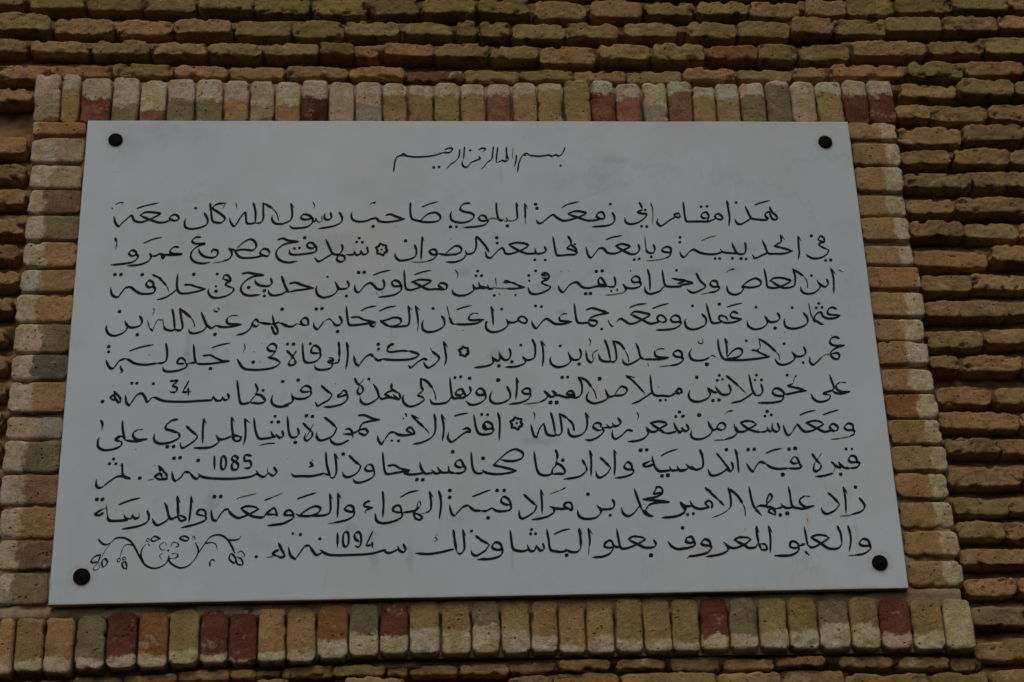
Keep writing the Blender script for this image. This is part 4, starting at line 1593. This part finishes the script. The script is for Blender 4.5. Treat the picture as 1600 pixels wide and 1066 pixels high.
def brick_material():
    t = NT('weathered_clay_brick')
    P = t.obj()
    seed = t.attr('seed', 'Fac')
    Q = t.vec('ADD', P, t.vec('SCALE', (3.1, 5.7, 2.3), scale=seed))
    ca, cb, tint = t.attr('clay'), t.attr('lime'), t.attr('blush')
    n1 = t.noise(Q, 22, 3)
    n2 = t.noise(Q, 90, 4, .65)
    n3 = t.noise(t.vec('ADD', Q, (7, 1, 4)), 26, 4, .6)
    n4 = t.noise(t.vec('ADD', Q, (2, 9, 5)), 34, 5, .7)
    base = t.mix(t.ramp(n3, .44, .68, 0, .75), ca, tint)
    base = t.mix(t.ramp(n1, .35, .65, 0, .45), base, t.mix(1.0, base, (.62, .60, .58), 'MULTIPLY'))
    # lime wash left along the outer end, ragged edge
    d = t.vec('DOT_PRODUCT', P, t.attr('lime_side'))
    ragged = t.math('MULTIPLY', t.math('SUBTRACT', t.noise(Q, 48, 5, .7), .5), .045)
    slow = t.math('MULTIPLY', t.math('SUBTRACT', t.noise(Q, 13, 2), .5), .035)
    m = t.ramp(t.math('ADD', t.math('ADD', t.math('SUBTRACT', d, t.attr('lime_from', 'Fac')), ragged), slow), -.0035, .0050)
    m = t.math('MULTIPLY', m, t.ramp(n2, .26, .42, .55, 1))
    lime = t.mix(t.ramp(n4, .42, .62), cb, t.mix(1.0, cb, (.84, .73, .56), 'MULTIPLY'))
    base = t.mix(m, base, lime)
    # scattered lime scabs and grime
    scab = t.math('MULTIPLY', t.ramp(n4, .56, .68), t.attr('scabs', 'Fac'))
    base = t.mix(scab, base, (.55, .44, .30))
    base = t.mix(t.ramp(t.noise(Q, 60, 5, .75), .56, .72, 0, .55), base, t.mix(1.0, base, (.42, .38, .34), 'MULTIPLY'))
    n5 = t.noise(Q, 240, 4, .75)
    base = t.mix(t.ramp(n2, .35, .68, .0, .5), base, t.mix(1.0, base, (1.42, 1.34, 1.22), 'MULTIPLY'))
    base = t.mix(t.ramp(n5, .50, .66, .0, .55), base, t.mix(1.0, base, (.50, .47, .44), 'MULTIPLY'))
    base = t.mix(t.ramp(n5, .34, .46, .45, 0), base, t.mix(1.0, base, (1.4, 1.34, 1.25), 'MULTIPLY'))
    # pores
    vor = t.n('ShaderNodeTexVoronoi', feature='F1')
    t.put(vor.inputs['Vector'], t.vec('ADD', Q, t.vec('SCALE', t.n('ShaderNodeTexNoise').outputs['Color'], scale=.004)))
    vor.inputs['Scale'].default_value = 95
    pore = t.math('MULTIPLY', t.ramp(vor.outputs['Distance'], .10, .26, 1, 0), t.ramp(t.noise(Q, 45, 2), .52, .60))
    base = t.mix(t.math('MULTIPLY', pore, .7), base, (.045, .028, .016))
    t.put(t.b.inputs['Base Color'], base)
    t.b.inputs['Roughness'].default_value = .93
    t.b.inputs['Specular IOR Level'].default_value = .15
    h = t.math('ADD', t.math('MULTIPLY', t.noise(Q, 130, 5, .75), 1.0), t.math('MULTIPLY', t.noise(Q, 520, 3, .6), .3))
    h = t.math('SUBTRACT', h, t.math('MULTIPLY', pore, .9))
    h = t.math('ADD', h, t.math('MULTIPLY', m, .12))
    t.put(t.b.inputs['Normal'], t.bump(h, 1.0, .0042))
    return t.mat

def mortar_material(name, a, b):
    t = NT(name)
    P = t.obj()
    n1 = t.noise(P, 14, 4, .6)
    n2 = t.noise(P, 70, 5, .7)
    c = t.mix(t.ramp(n1, .38, .62), a, b)
    c = t.mix(t.ramp(n2, .35, .7, 0, .6), c, t.mix(1.0, c, (.5, .46, .42), 'MULTIPLY'))
    t.put(t.b.inputs['Base Color'], c)
    t.b.inputs['Roughness'].default_value = .97
    t.b.inputs['Specular IOR Level'].default_value = .1
    h = t.math('ADD', t.noise(P, 120, 5, .75), t.math('MULTIPLY', t.noise(P, 420, 3, .6), .4))
    t.put(t.b.inputs['Normal'], t.bump(h, .8, .004))
    return t.mat

def marble_material():
    t = NT('white_marble')
    P = t.obj()
    c = t.mix(t.ramp(t.noise(P, 2.3, 4, .6), .35, .65), (.610, .690, .722), (.680, .750, .772))
    # warm weathering creeping in from the edges: stains of the stone
    warm = t.math('MULTIPLY', t.ramp(t.noise(t.vec('ADD', P, (3, 2, 8)), 2.6, 5, .65), .46, .66), .45)
    c = t.mix(warm, c, (.625, .635, .600))
    grey = t.ramp(t.noise(t.vec('ADD', P, (9, 1, 2)), 5.5, 5, .7), .52, .74, 0, .42)
    c = t.mix(grey, c, (.45, .48, .50))
    # thin veins
    wv = t.vec('ADD', P, t.vec('SCALE', t.n('ShaderNodeTexNoise').outputs['Color'], scale=.0))
    v1 = t.math('ABSOLUTE', t.math('SUBTRACT', t.noise(t.vec('MULTIPLY', wv, (1.9, 1, 1.1)), 2.2, 6, .62, .5), .5))
    vein = t.math('MULTIPLY', t.ramp(v1, 0, .016, 1, 0), t.ramp(t.noise(P, 3.1, 2), .50, .62, 0, .13))
    c = t.mix(vein, c, (.30, .31, .32))
    # rusty run marks, drawn out downwards
    run = t.noise(t.vec('MULTIPLY', P, (34, 1, 3.4)), 1.0, 3, .6)
    c = t.mix(t.ramp(run, .66, .78, 0, .38), c, (.50, .38, .24))
    blot = t.noise(t.vec('ADD', P, (5, 5, 1)), 11, 6, .75)
    c = t.mix(t.ramp(blot, .58, .78, 0, .26), c, (.34, .35, .35))
    # specks
    sp = t.ramp(t.noise(P, 130, 2, .5), .70, .76, 0, .45)
    sp = t.math('MULTIPLY', sp, t.ramp(t.noise(P, 9, 2), .50, .62))
    c = t.mix(sp, c, (.16, .15, .14))
    # a brown rim of dirt on the bottom edge
    sep = t.n('ShaderNodeSeparateXYZ'); t.put(sep.inputs[0], P)
    base_line = t.math('MULTIPLY_ADD', sep.outputs['X'], -.0106, -.016)
    rim = t.math('ADD', t.math('ADD', sep.outputs['Z'], base_line), t.math('MULTIPLY', t.noise(P, 16, 4, .7), .016))
    c = t.mix(t.ramp(rim, -.003, .008, .62, 0), c, (.45, .38, .28))
    # rust round the bolts, and soot smears where they sit on the stone
    flat = t.vec('MULTIPLY', P, (1, 0, 1))
    mott = t.noise(P, 70, 5, .75)
    for (bx, bz, br) in BOLTS:
        dd = t.vec('DISTANCE', flat, (bx / 1000, 0, bz / 1000 - PLAQUE_CORNERS[0][1]))
        halo = t.math('MULTIPLY', t.ramp(dd, br / 1000 * 1.0, br / 1000 * 2.1, .55, 0), t.ramp(mott, .35, .62))
        c = t.mix(halo, c, (.47, .37, .23))
    for (sx, sz, sw, sh, tint) in SMEARS:
        q = t.vec('MULTIPLY', t.vec('SUBTRACT', flat, (sx / 1000, 0, sz / 1000 - PLAQUE_CORNERS[0][1])), (1000 / sw, 0, 1000 / sh))
        dd = t.math('ADD', t.vec('LENGTH', q), t.math('MULTIPLY', t.math('SUBTRACT', mott, .5), 2.2))
        c = t.mix(t.ramp(dd, .2, 1.1, .26, 0), c, (.27, .28, .29) if tint == 0 else (.44, .32, .16))
    # the side faces of the slab are darker and browner than its front
    geo = t.n('ShaderNodeNewGeometry')
    front = t.math('ABSOLUTE', t.vec('DOT_PRODUCT', geo.outputs['Normal'], (0, 1, 0)))
    c = t.mix(t.ramp(front, .5, .8, .75, 0), c, (.30, .22, .13))
    t.put(t.b.inputs['Base Color'], c)
    t.put(t.b.inputs['Roughness'], t.ramp(t.noise(P, 30, 3), .3, .7, .50, .66))
    t.b.inputs['Specular IOR Level'].default_value = .35
    t.put(t.b.inputs['Normal'], t.bump(t.noise(P, 60, 5, .6), .10, .002))
    return t.mat

def ink_material(name, a, b):
    t = NT(name)
    P = t.obj()
    c = t.mix(t.ramp(t.noise(P, 55, 5, .75), .58, .76), a, b)
    t.put(t.b.inputs['Base Color'], c)
    t.b.inputs['Roughness'].default_value = .75
    t.b.inputs['Specular IOR Level'].default_value = .2
    return t.mat

def cap_material():
    t = NT('black_bolt_cap')
    P = t.obj()
    c = t.mix(t.ramp(t.noise(P, 160, 4, .7), .5, .7), (.005, .005, .006), (.015, .013, .011))
    t.put(t.b.inputs['Base Color'], c)
    t.b.inputs['Roughness'].default_value = .85
    t.b.inputs['Specular IOR Level'].default_value = .10
    t.put(t.b.inputs['Normal'], t.bump(t.noise(P, 500, 3), .3, .001))
    return t.mat

BRICK = brick_material()
WALL_MORTAR = mortar_material('brown_mortar', (.25, .150, .072), (.38, .235, .120))
JOINT_MORTAR = mortar_material('pink_mortar', (.38, .25, .14), (.48, .36, .23))
MARBLE = marble_material()
INK = ink_material('black_ink', (.010, .010, .012), (.075, .070, .064))
FADED = ink_material('faded_brown_ink', (.22, .16, .095), (.40, .34, .25))
CAP = cap_material()

# ---------------------------------------------------------------- objects
def empty(name, loc, label, cat):
    o = bpy.data.objects.new(name, None)
    o.empty_display_size = .1
    col.objects.link(o)
    o.location = loc
    o['label'] = label
    o['category'] = cat
    return o

def mesh_object(name, verts, faces, mats, parent, loc=(0, 0, 0), smooth=True, matidx=None):
    me = bpy.data.meshes.new(name)
    me.from_pydata(verts, [], faces)
    for mt in mats: me.materials.append(mt)
    if matidx: me.polygons.foreach_set('material_index', matidx)
    me.polygons.foreach_set('use_smooth', [smooth] * len(me.polygons))
    me.update()
    o = bpy.data.objects.new(name, me)
    col.objects.link(o)
    o.parent = parent
    o.location = Vector(loc) - (parent.location if parent else Vector())
    return o

def brick_mesh(W, D, H, r, seed, rough=1.0, cell=.0032, wonk=1.0, chips=1.0):
    """a clay brick, its face towards -y at y = 0 and its body reaching to y = D; no back"""
    nx, ny, nz = max(4, round(W / cell)), max(3, round(min(D, .03) / (cell * 1.4))) + 1, max(4, round(H / cell))
    xs = [-W / 2 + W * i / nx for i in range(nx + 1)]
    zs = [-H / 2 + H * i / nz for i in range(nz + 1)]
    ys = [min(D, .03) * j / (ny - 1) for j in range(ny)] + [D]
    idx, verts, faces = {}, [], []
    off = Vector((seed * 1.37, seed * 2.11, seed * .73))
    rnd = random.Random(seed)
    chip_amt = rnd.uniform(.2, 1.0) * chips
    lean = rnd.uniform(-.05, .05) * wonk
    bulge = rnd.uniform(.0, .0030) * wonk
    rc = min(H, W) * rnd.uniform(.18, .42) * min(1, wonk)
    ix, iz = max(W / 2 - r, .001), max(H / 2 - r, .001)
    def v(i, j, k):
        key = (i, j, k)
        if key in idx: return idx[key]
        p = Vector((xs[i], ys[j], zs[k]))
        q = Vector((max(-ix, min(ix, p.x)), max(r, p.y), max(-iz, min(iz, p.z))))
        n = p - q
        if n.length > 1e-9:
            n.normalize()
            p = q + n * r
        s = p + off
        edge = min(1.0, max(0.0, (abs(p.x) / (W / 2) - .55) * 2.2)) if abs(p.x) / W > abs(p.z) / H else min(1.0, max(0.0, (abs(p.z) / (H / 2) - .35) * 1.6))
        a = noise.noise(s * 24) * .0014 * rough + noise.noise(s * 62) * .0013 * rough + noise.noise(s * 150) * .0011 * rough
        c = noise.noise((p + off * 1.9) * 52) - .16
        if c > 0 and p.y < .02: a -= min(c, .3) * .030 * chip_amt * edge
        vx, vz = abs(p.x) - (W / 2 - rc), abs(p.z) - (H / 2 - rc)
        if vx > 0 and vz > 0:                      # rounded corners of the face
            k_ = max(vx, vz) / math.hypot(vx, vz)
            p.x = math.copysign(W / 2 - rc + vx * k_, p.x)
            p.z = math.copysign(H / 2 - rc + vz * k_, p.z)
        dirn = n if n.length > .5 else Vector((0, -1, 0))
        p = p + dirn * a
        # sagging outlines and a face that is not quite flat
        p.z += noise.noise(Vector((s.x * 22, seed, 3.3))) * .0016 * wonk
        p.x += noise.noise(Vector((seed, s.z * 20, 9.1))) * .0020 * wonk
        p.z *= 1 - .06 * wonk * (abs(p.x) / (W / 2)) ** 4
        p.y += lean * p.z + bulge * (abs(p.x) / (W / 2)) ** 2
        idx[key] = len(verts)
        verts.append(tuple(p))
        return idx[key]
    for i in range(nx):
        for k in range(nz):
            faces.append((v(i, 0, k), v(i + 1, 0, k), v(i + 1, 0, k + 1), v(i, 0, k + 1)))
    for j in range(ny):
        for i in range(nx):
            faces.append((v(i, j, nz), v(i + 1, j, nz), v(i + 1, j + 1, nz), v(i, j + 1, nz)))
            faces.append((v(i, j, 0), v(i, j + 1, 0), v(i + 1, j + 1, 0), v(i + 1, j, 0)))
        for k in range(nz):
            faces.append((v(nx, j, k), v(nx, j + 1, k), v(nx, j + 1, k + 1), v(nx, j, k + 1)))
            faces.append((v(0, j, k), v(0, j, k + 1), v(0, j + 1, k + 1), v(0, j + 1, k)))
    return verts, faces

CLAY = {
    'b': ((.34, .155, .085), (.40, .24, .13)), 'k2': ((.40, .25, .15), (.42, .29, .18)),  # colour of the fired clay, and of its blush
    't': ((.57, .355, .160), (.58, .32, .135)), 'o': ((.45, .325, .135), (.53, .34, .14)), 'y': ((.42, .30, .105), (.36, .25, .09)),
    'g': ((.29, .245, .125), (.42, .31, .15)), 'G': ((.22, .195, .125), (.38, .31, .20)), 'n': ((.48, .305, .140), (.54, .315, .135)),
    'p': ((.58, .43, .26), (.52, .37, .21)), 'w': ((.50, .45, .34), (.40, .30, .19)), 'a': ((.52, .285, .12), (.52, .33, .17)),
    'A': ((.37, .160, .062), (.36, .22, .10)), 'R': ((.27, .085, .045), (.40, .20, .11)), 'R2': ((.34, .185, .10), (.40, .27, .15)),
    'k': ((.38, .17, .10), (.42, .26, .16)), 'd': ((.12, .035, .020), (.22, .08, .04)), 'D': ((.22, .075, .042), (.27, .11, .06)),
}
LIME = (.71, .60, .41)

def dress(o, seed, clay, blush, lime_side=(0, 0, 0), lime_from=1.0, scabs=0.0, lime=LIME):
    o['seed'] = float(seed)
    o['clay'] = [float(v) for v in clay]
    o['blush'] = [float(v) for v in blush]
    o['lime'] = [float(v) for v in lime]
    o['lime_side'] = [float(v) for v in lime_side]
    o['lime_from'] = float(lime_from)
    o['scabs'] = float(scabs)

# ---- the marble slab's corners
BL, BR, TR, TL = [Vector((c[0], 0, c[1])) for c in PLAQUE_CORNERS]
FACE_Y, BACK_Y = -.011, .002

# ---- brick wall
wall = empty('brick_wall', (0, .02, 0), 'rough wall of tan clay bricks in deep brown mortar behind the marble plaque', 'wall')
rng = random.Random(4)
courses = []
for ln in WALL_COURSES.strip().split('\n'):
    row = []
    for it in ln.split(';'):
        a = it.split()
        row.append([float(a[0]), float(a[1]), float(a[2]), float(a[3]), a[4]])
    courses.append(row)

fr_bricks = []
for ln in FRAME_BRICKS.strip().split('\n'):
    a = ln.split()
    fr_bricks.append([a[0]] + [float(v) for v in a[1:5]] + [a[5], float(a[6])])
count = 0
n_brick = 100
course_z = []
for row in courses:
    for (x, z, W, H, c) in row:
        n_brick += 1
        if c == '*':
            high = z > 3560
            c = rng.choice('tttaonn' if not high else 'totoynt')
        clay, blush = CLAY[c]
        g = rng.uniform(.70, 1.02)
        clay = [(v * .72 + w_ * .28) * g * rng.uniform(.96, 1.04) for v, w_ in zip(clay, (.50, .315, .145))]
        seed = n_brick * .618
        Wm, Hm = W / 1000 + .001, H / 1000
        vs, fs = brick_mesh(Wm, .055, Hm, rng.uniform(.0028, .0052), n_brick, cell=.0027, rough=1.45, wonk=1.5, chips=1.5)
        o = mesh_object('brick', vs, fs, [BRICK], wall, (x / 1000, .016 + rng.uniform(-.006, .007), z / 1000))
        o.rotation_euler = (rng.uniform(-.05, .02), rng.uniform(-.020, .020), rng.uniform(-.05, .05))
        dress(o, seed, clay, blush, scabs=rng.choice((0, .2, .5, .8)))
        count += 1

def height_field(name, x0, x1, z0, z1, step, fn, mat, parent):
    nx, nz = int((x1 - x0) / step), int((z1 - z0) / step)
    vs, fs = [], []
    for k in range(nz + 1):
        z = z0 + (z1 - z0) * k / nz
        for i in range(nx + 1):
            x = x0 + (x1 - x0) * i / nx
            vs.append((x, fn(x, z), z))
    for k in range(nz):
        for i in range(nx):
            a = k * (nx + 1) + i
            fs.append((a, a + 1, a + nx + 2, a + nx + 1))
    return mesh_object(name, vs, fs, [mat], parent, (0, 0, 0))

bins = {}
for row in courses:
    for (x, z, W, H, c) in row:
        for b in range(int((x - W / 2 - 9) // 10), int((x + W / 2 + 9) // 10) + 1):
            bins.setdefault(b, []).append(((z - H / 2) / 1000, (z + H / 2) / 1000))
for b in bins: bins[b].sort()
def wall_mortar(x, z):
    p = Vector((x, 0, z))
    below, above = z - .03, z + .03
    for lo, hi in bins.get(int(x * 1000 // 10), ()):
        mid = (lo + hi) / 2
        if mid <= z: below = max(below, hi)
        elif lo < above: above = lo; break
    t = min(1, max(0, (z - below) / max(.004, above - below)))
    # the bed lies on the brick below and falls back under the brick above
    lay = noise.noise(Vector((x * 9, 1.3, z * 14)))
    y = .031 + .025 * t ** .8 - .017 * lay * (1 - t) - .006 * noise.noise(Vector((x * 26, 4, z * 110))) - .0028 * noise.noise(p * 85) - .0014 * noise.noise(p * 210)
    return max(y, .0205)
mo = height_field('mortar', -1.22, 1.24, 2.16, 4.0, .0050, wall_mortar, WALL_MORTAR, wall)
mo.location = (0, -.02, 0)

# ---- brick surround
surround = empty('brick_surround', (0, 0, 2.45), 'raised border of upright and flat bricks with whitewashed outer ends around the marble plaque', 'brick border')
rng = random.Random(9)
for (side, x, z, W, H, c, pf) in fr_bricks:
    n_brick += 1
    clay, blush = CLAY[c]
    g = rng.uniform(.9, 1.06)
    clay = [v * g for v in clay]
    Wm, Hm = W / 1000, H / 1000
    d = {'T': (0, 0, 1), 'B': (0, 0, -1), 'L': (-1, 0, 0), 'R': (1, 0, 0)}[side]
    ln = Hm if side in 'TB' else Wm
    vs, fs = brick_mesh(Wm - .0014, .075, Hm - .0006, rng.uniform(.0035, .0065), n_brick, rough=.62, cell=.0031, wonk=.62, chips=.5)
    o = mesh_object('brick', vs, fs, [BRICK], surround, (x / 1000, rng.uniform(-.002, .003), z / 1000))
    o.rotation_euler = (rng.uniform(-.02, .02), rng.uniform(-.008, .008), rng.uniform(-.02, .02))
    lime = [v * rng.uniform(.92, 1.06) for v in (LIME if side in 'BR' else (.70, .58, .42))]
    dress(o, n_brick * .618, clay, blush, d, ln / 2 - ln * pf, rng.choice((.2, .4, .6)) + (.3 if c in 'RDdA' else 0), lime)

def edge_z(a, b, x):
    return a.z + (b.z - a.z) * (x - a.x) / (b.x - a.x)
fx0 = min(b[1] - b[3] / 2 for b in fr_bricks) / 1000 + .004
fx1 = max(b[1] + b[3] / 2 for b in fr_bricks) / 1000 - .004
def span(sd, k):
    return [(b[2] + k * b[4] / 2) / 1000 for b in fr_bricks if b[0] == sd]
def frame_mortar(x, z):
    p = Vector((x, 0, z))
    y = (.0235 if (z > TL.z + .004 or z < BL.z - .02) else .0105) - .006 * noise.noise(p * 38) - .003 * noise.noise(p * 110)
    zb = edge_z(BL, BR, x)
    if z < zb + .01:
        # squeezed-out bed of mortar between slab and lower row
        y -= .016 * max(0, 1 - abs(z - (zb - .012)) / .016) * (.7 + 1.2 * noise.noise(Vector((x * 16, 2, z * 40))))
    if x > BR.x and zb - .03 < z < zb + .002: y -= .012
    return max(y, .0036)
Lx0 = min(b[1] - b[3] / 2 for b in fr_bricks if b[0] == 'L') / 1000 + .012
Rx1 = max(b[1] + b[3] / 2 for b in fr_bricks if b[0] == 'R') / 1000 - .012
z_lo, z_hi = min(span('B', -1)) + .012, max(span('T', 1)) - .012
fm = height_field('mortar', Lx0, Rx1, z_lo + .016, z_hi - .004, .0060, frame_mortar, JOINT_MORTAR, surround)
fm.location = (0, 0, -surround.location.z)

# ---- marble plaque
plaque = empty('marble_plaque', (0, FACE_Y, BL.z), 'white marble plaque engraved with ten lines of black handwritten Arabic text under a short heading', 'plaque')
def slab():
    cs = [BL, BR, TR, TL]
    cen = sum(cs, Vector()) / 4
    ch = .0016
    vs, fs = [], []
    ny = 8
    rings = []
    def ring(inset, y):
        r = []
        for i in range(4):
            a, b = cs[i], cs[(i + 1) % 4]
            for k in range(40):
                p = a.lerp(b, k / 40)
                q = p - cen
                e = Vector((q.x * (1 - inset / abs(.75)), 0, q.z * (1 - inset / .485))) + cen
                w = noise.noise(p * 60) * .0005 + noise.noise(p * 9) * .0006
                e += (e - cen).normalized() * w
                r.append(len(vs)); vs.append((e.x, y, e.z))
        rings.append(r)
    ring(0, BACK_Y); ring(0, FACE_Y + ch); ring(ch * .4, FACE_Y + ch * .3); ring(ch, FACE_Y)
    n = len(rings[0])
    for a, b in zip(rings, rings[1:]):
        for i in range(n):
            j = (i + 1) % n
            fs.append((a[i], a[j], b[j], b[i]))
    fs.append(tuple(rings[-1]))
    fs.append(tuple(reversed(rings[0])))
    vs = [(x, y - FACE_Y, z - BL.z) for x, y, z in vs]
    return mesh_object('slab', vs, fs, [MARBLE], plaque, plaque.location, smooth=False)
slab()

def catmull(pts, n=6):
    if len(pts) == 2:
        return [pts[0].lerp(pts[1], i / 6) for i in range(7)]
    closed = (pts[0] - pts[-1]).length < 1e-6
    out = []
    ext = ([pts[-2]] if closed else [pts[0] * 2 - pts[1]]) + pts + ([pts[1]] if closed else [pts[-1] * 2 - pts[-2]])
    for i in range(1, len(ext) - 2):
        a, b, c, d = ext[i - 1:i + 3]
        for k in range(n):
            t = k / n
            out.append(.5 * ((2 * b) + (c - a) * t + (2 * a - 5 * b + 4 * c - d) * t * t + (3 * b - a - 3 * c + d) * t ** 3))
    out.append(pts[-1].copy())
    return out

NIB = math.radians(52)
def stroke(kind, pts, y, vs, fs, mi, seed, thin=1.0):
    P = pts if kind == 'z' else catmull(pts)
    total = sum((b - a).length for a, b in zip(P, P[1:]))
    if total < 1e-5: return
    closed = (P[0] - P[-1]).length < 1e-6
    s = 0
    base = len(vs)
    k_w = {'n': 1.0, 'k': 1.5, 't': .52, 'f': .80, 'b': .62, 'z': 1.0}[kind]
    for i, p in enumerate(P):
        q0, q1 = P[max(i - 1, 0)], P[min(i + 1, len(P) - 1)]
        d = (q1 - q0)
        if d.length < 1e-9: d = Vector((1, 0))
        if i: s += (p - P[i - 1]).length
        th = math.atan2(d.y, d.x)
        w = (.0022 + .0033 * abs(math.sin(th - NIB))) * k_w
        if kind == 'z': w = .0056
        if kind == 'k': w = (.0050 if len(pts) < 4 else .0042) + .0004 * math.sin(i)
        if not closed:
            e0, e1 = s, total - s
            w *= min(1, .62 + e0 / .006) * min(1, .34 + e1 / .012)
        w *= thin * (1 + .09 * noise.noise(Vector((p.x * 90, p.y * 90, seed))))
        nrm = Vector((-d.y, d.x)).normalized() * w / 2
        vs.append((p.x + nrm.x, y, p.y + nrm.y)); vs.append((p.x - nrm.x, y, p.y - nrm.y))
    for i in range(len(P) - 1):
        a = base + 2 * i
        fs.append((a, a + 1, a + 3, a + 2)); mi.append(1 if kind == 'b' else 0)
    # rounded pen ends
    if not closed:
        for (c, a, sgn) in ((P[0], base, -1), (P[-1], base + 2 * (len(P) - 1), 1)):
            u, v = Vector((vs[a][0], vs[a][2])), Vector((vs[a + 1][0], vs[a + 1][2]))
            mid, half = (u + v) / 2, (u - v) / 2
            fwd = Vector((half.y, -half.x)) * sgn
            k0 = len(vs)
            for t in (45, 90, 135):
                q = mid + half * math.cos(math.radians(t)) + fwd * math.sin(math.radians(t))
                vs.append((q.x, y, q.y))
            fs.append((a, k0, k0 + 1, k0 + 2, a + 1)); mi.append(1 if kind == 'b' else 0)

def dot(x, z, r, y, vs, fs, mi, seed):
    base = len(vs)
    rr = random.Random(seed)
    tilt = math.radians(rr.uniform(25, 60))
    n = 14
    for k in range(n):
        t = 2 * math.pi * k / n
        e = r * (1 + .09 * math.cos(4 * (t - tilt)) + .07 * math.cos(2 * (t - .7)) + rr.uniform(-.03, .03))
        vs.append((x + e * math.cos(t), y, z + e * math.sin(t)))
    fs.append(tuple(range(base, base + n))); mi.append(0)

lines = []
for ln in INSCRIPTION.strip().split('\n'):
    if ln == 'L': lines.append([]); continue
    if ln == 'W': lines[-1].append([]); continue
    lines[-1][-1].append(ln.split())
wn = 0
DIGITS = None
for li, words in enumerate(lines):
    last = li == len(lines) - 1
    for wd in words:
        vs, fs, mi = [], [], []
        wn += 1
        for si, st in enumerate(wd):
            y = -.00035 - .00002 * (si % 15)
            if st[0] == 'd':
                x, z, r = [float(v) / 2000 for v in st[1:]]
                dot(x, z - BL.z, r * (1.0 if li == 0 or last or r < .0016 else 1.18), y, vs, fs, mi, wn * 31 + si)
            else:
                nums = [float(v) / 2000 for v in st[1:]]
                pts = [Vector((nums[i], nums[i + 1] - BL.z)) for i in range(0, len(nums), 2)]
                kind = st[0]
                thin = .84 if li == 0 else (.70 if last else 1.0)
                if last and kind == 'k': kind = 'n'
                if li in (2, 5, 7) and len(wd) <= 6 and kind == 'k': thin = 1.0      # the little rosettes
                stroke(kind, pts, y, vs, fs, mi, wn + si * .7, thin)
        if not vs: continue
        nm = 'floral_scroll' if last else 'word'
        o = mesh_object(nm, vs, fs, [INK, FADED], plaque, plaque.location, smooth=False, matidx=mi)

def cap(x, z, r):
    prof = [(1.0, 0.0), (1.0, .0016), (.985, .0024), (.95, .0030), (.8, .0035), (.55, .0039), (.3, .0041), (0, .0042)]
    n = 32
    vs, fs = [], []
    for (k, h) in prof[:-1]:
        for i in range(n):
            t = 2 * math.pi * i / n
            vs.append((r * k * math.cos(t), -h, r * k * math.sin(t)))
    vs.append((0, -prof[-1][1], 0))
    for j in range(len(prof) - 2):
        for i in range(n):
            a, b = j * n + i, j * n + (i + 1) % n
            fs.append((a, b, b + n, a + n))
    top = (len(prof) - 2) * n
    for i in range(n):
        fs.append((top + i, top + (i + 1) % n, len(vs) - 1))
    mesh_object('bolt_cap', vs, fs, [CAP], plaque, (x, FACE_Y - .0002, z))
for (x, z, r) in BOLTS:
    cap(x / 1000, z / 1000, r / 1000)
print('wall bricks', count, 'surround bricks', len(fr_bricks), 'words', wn)
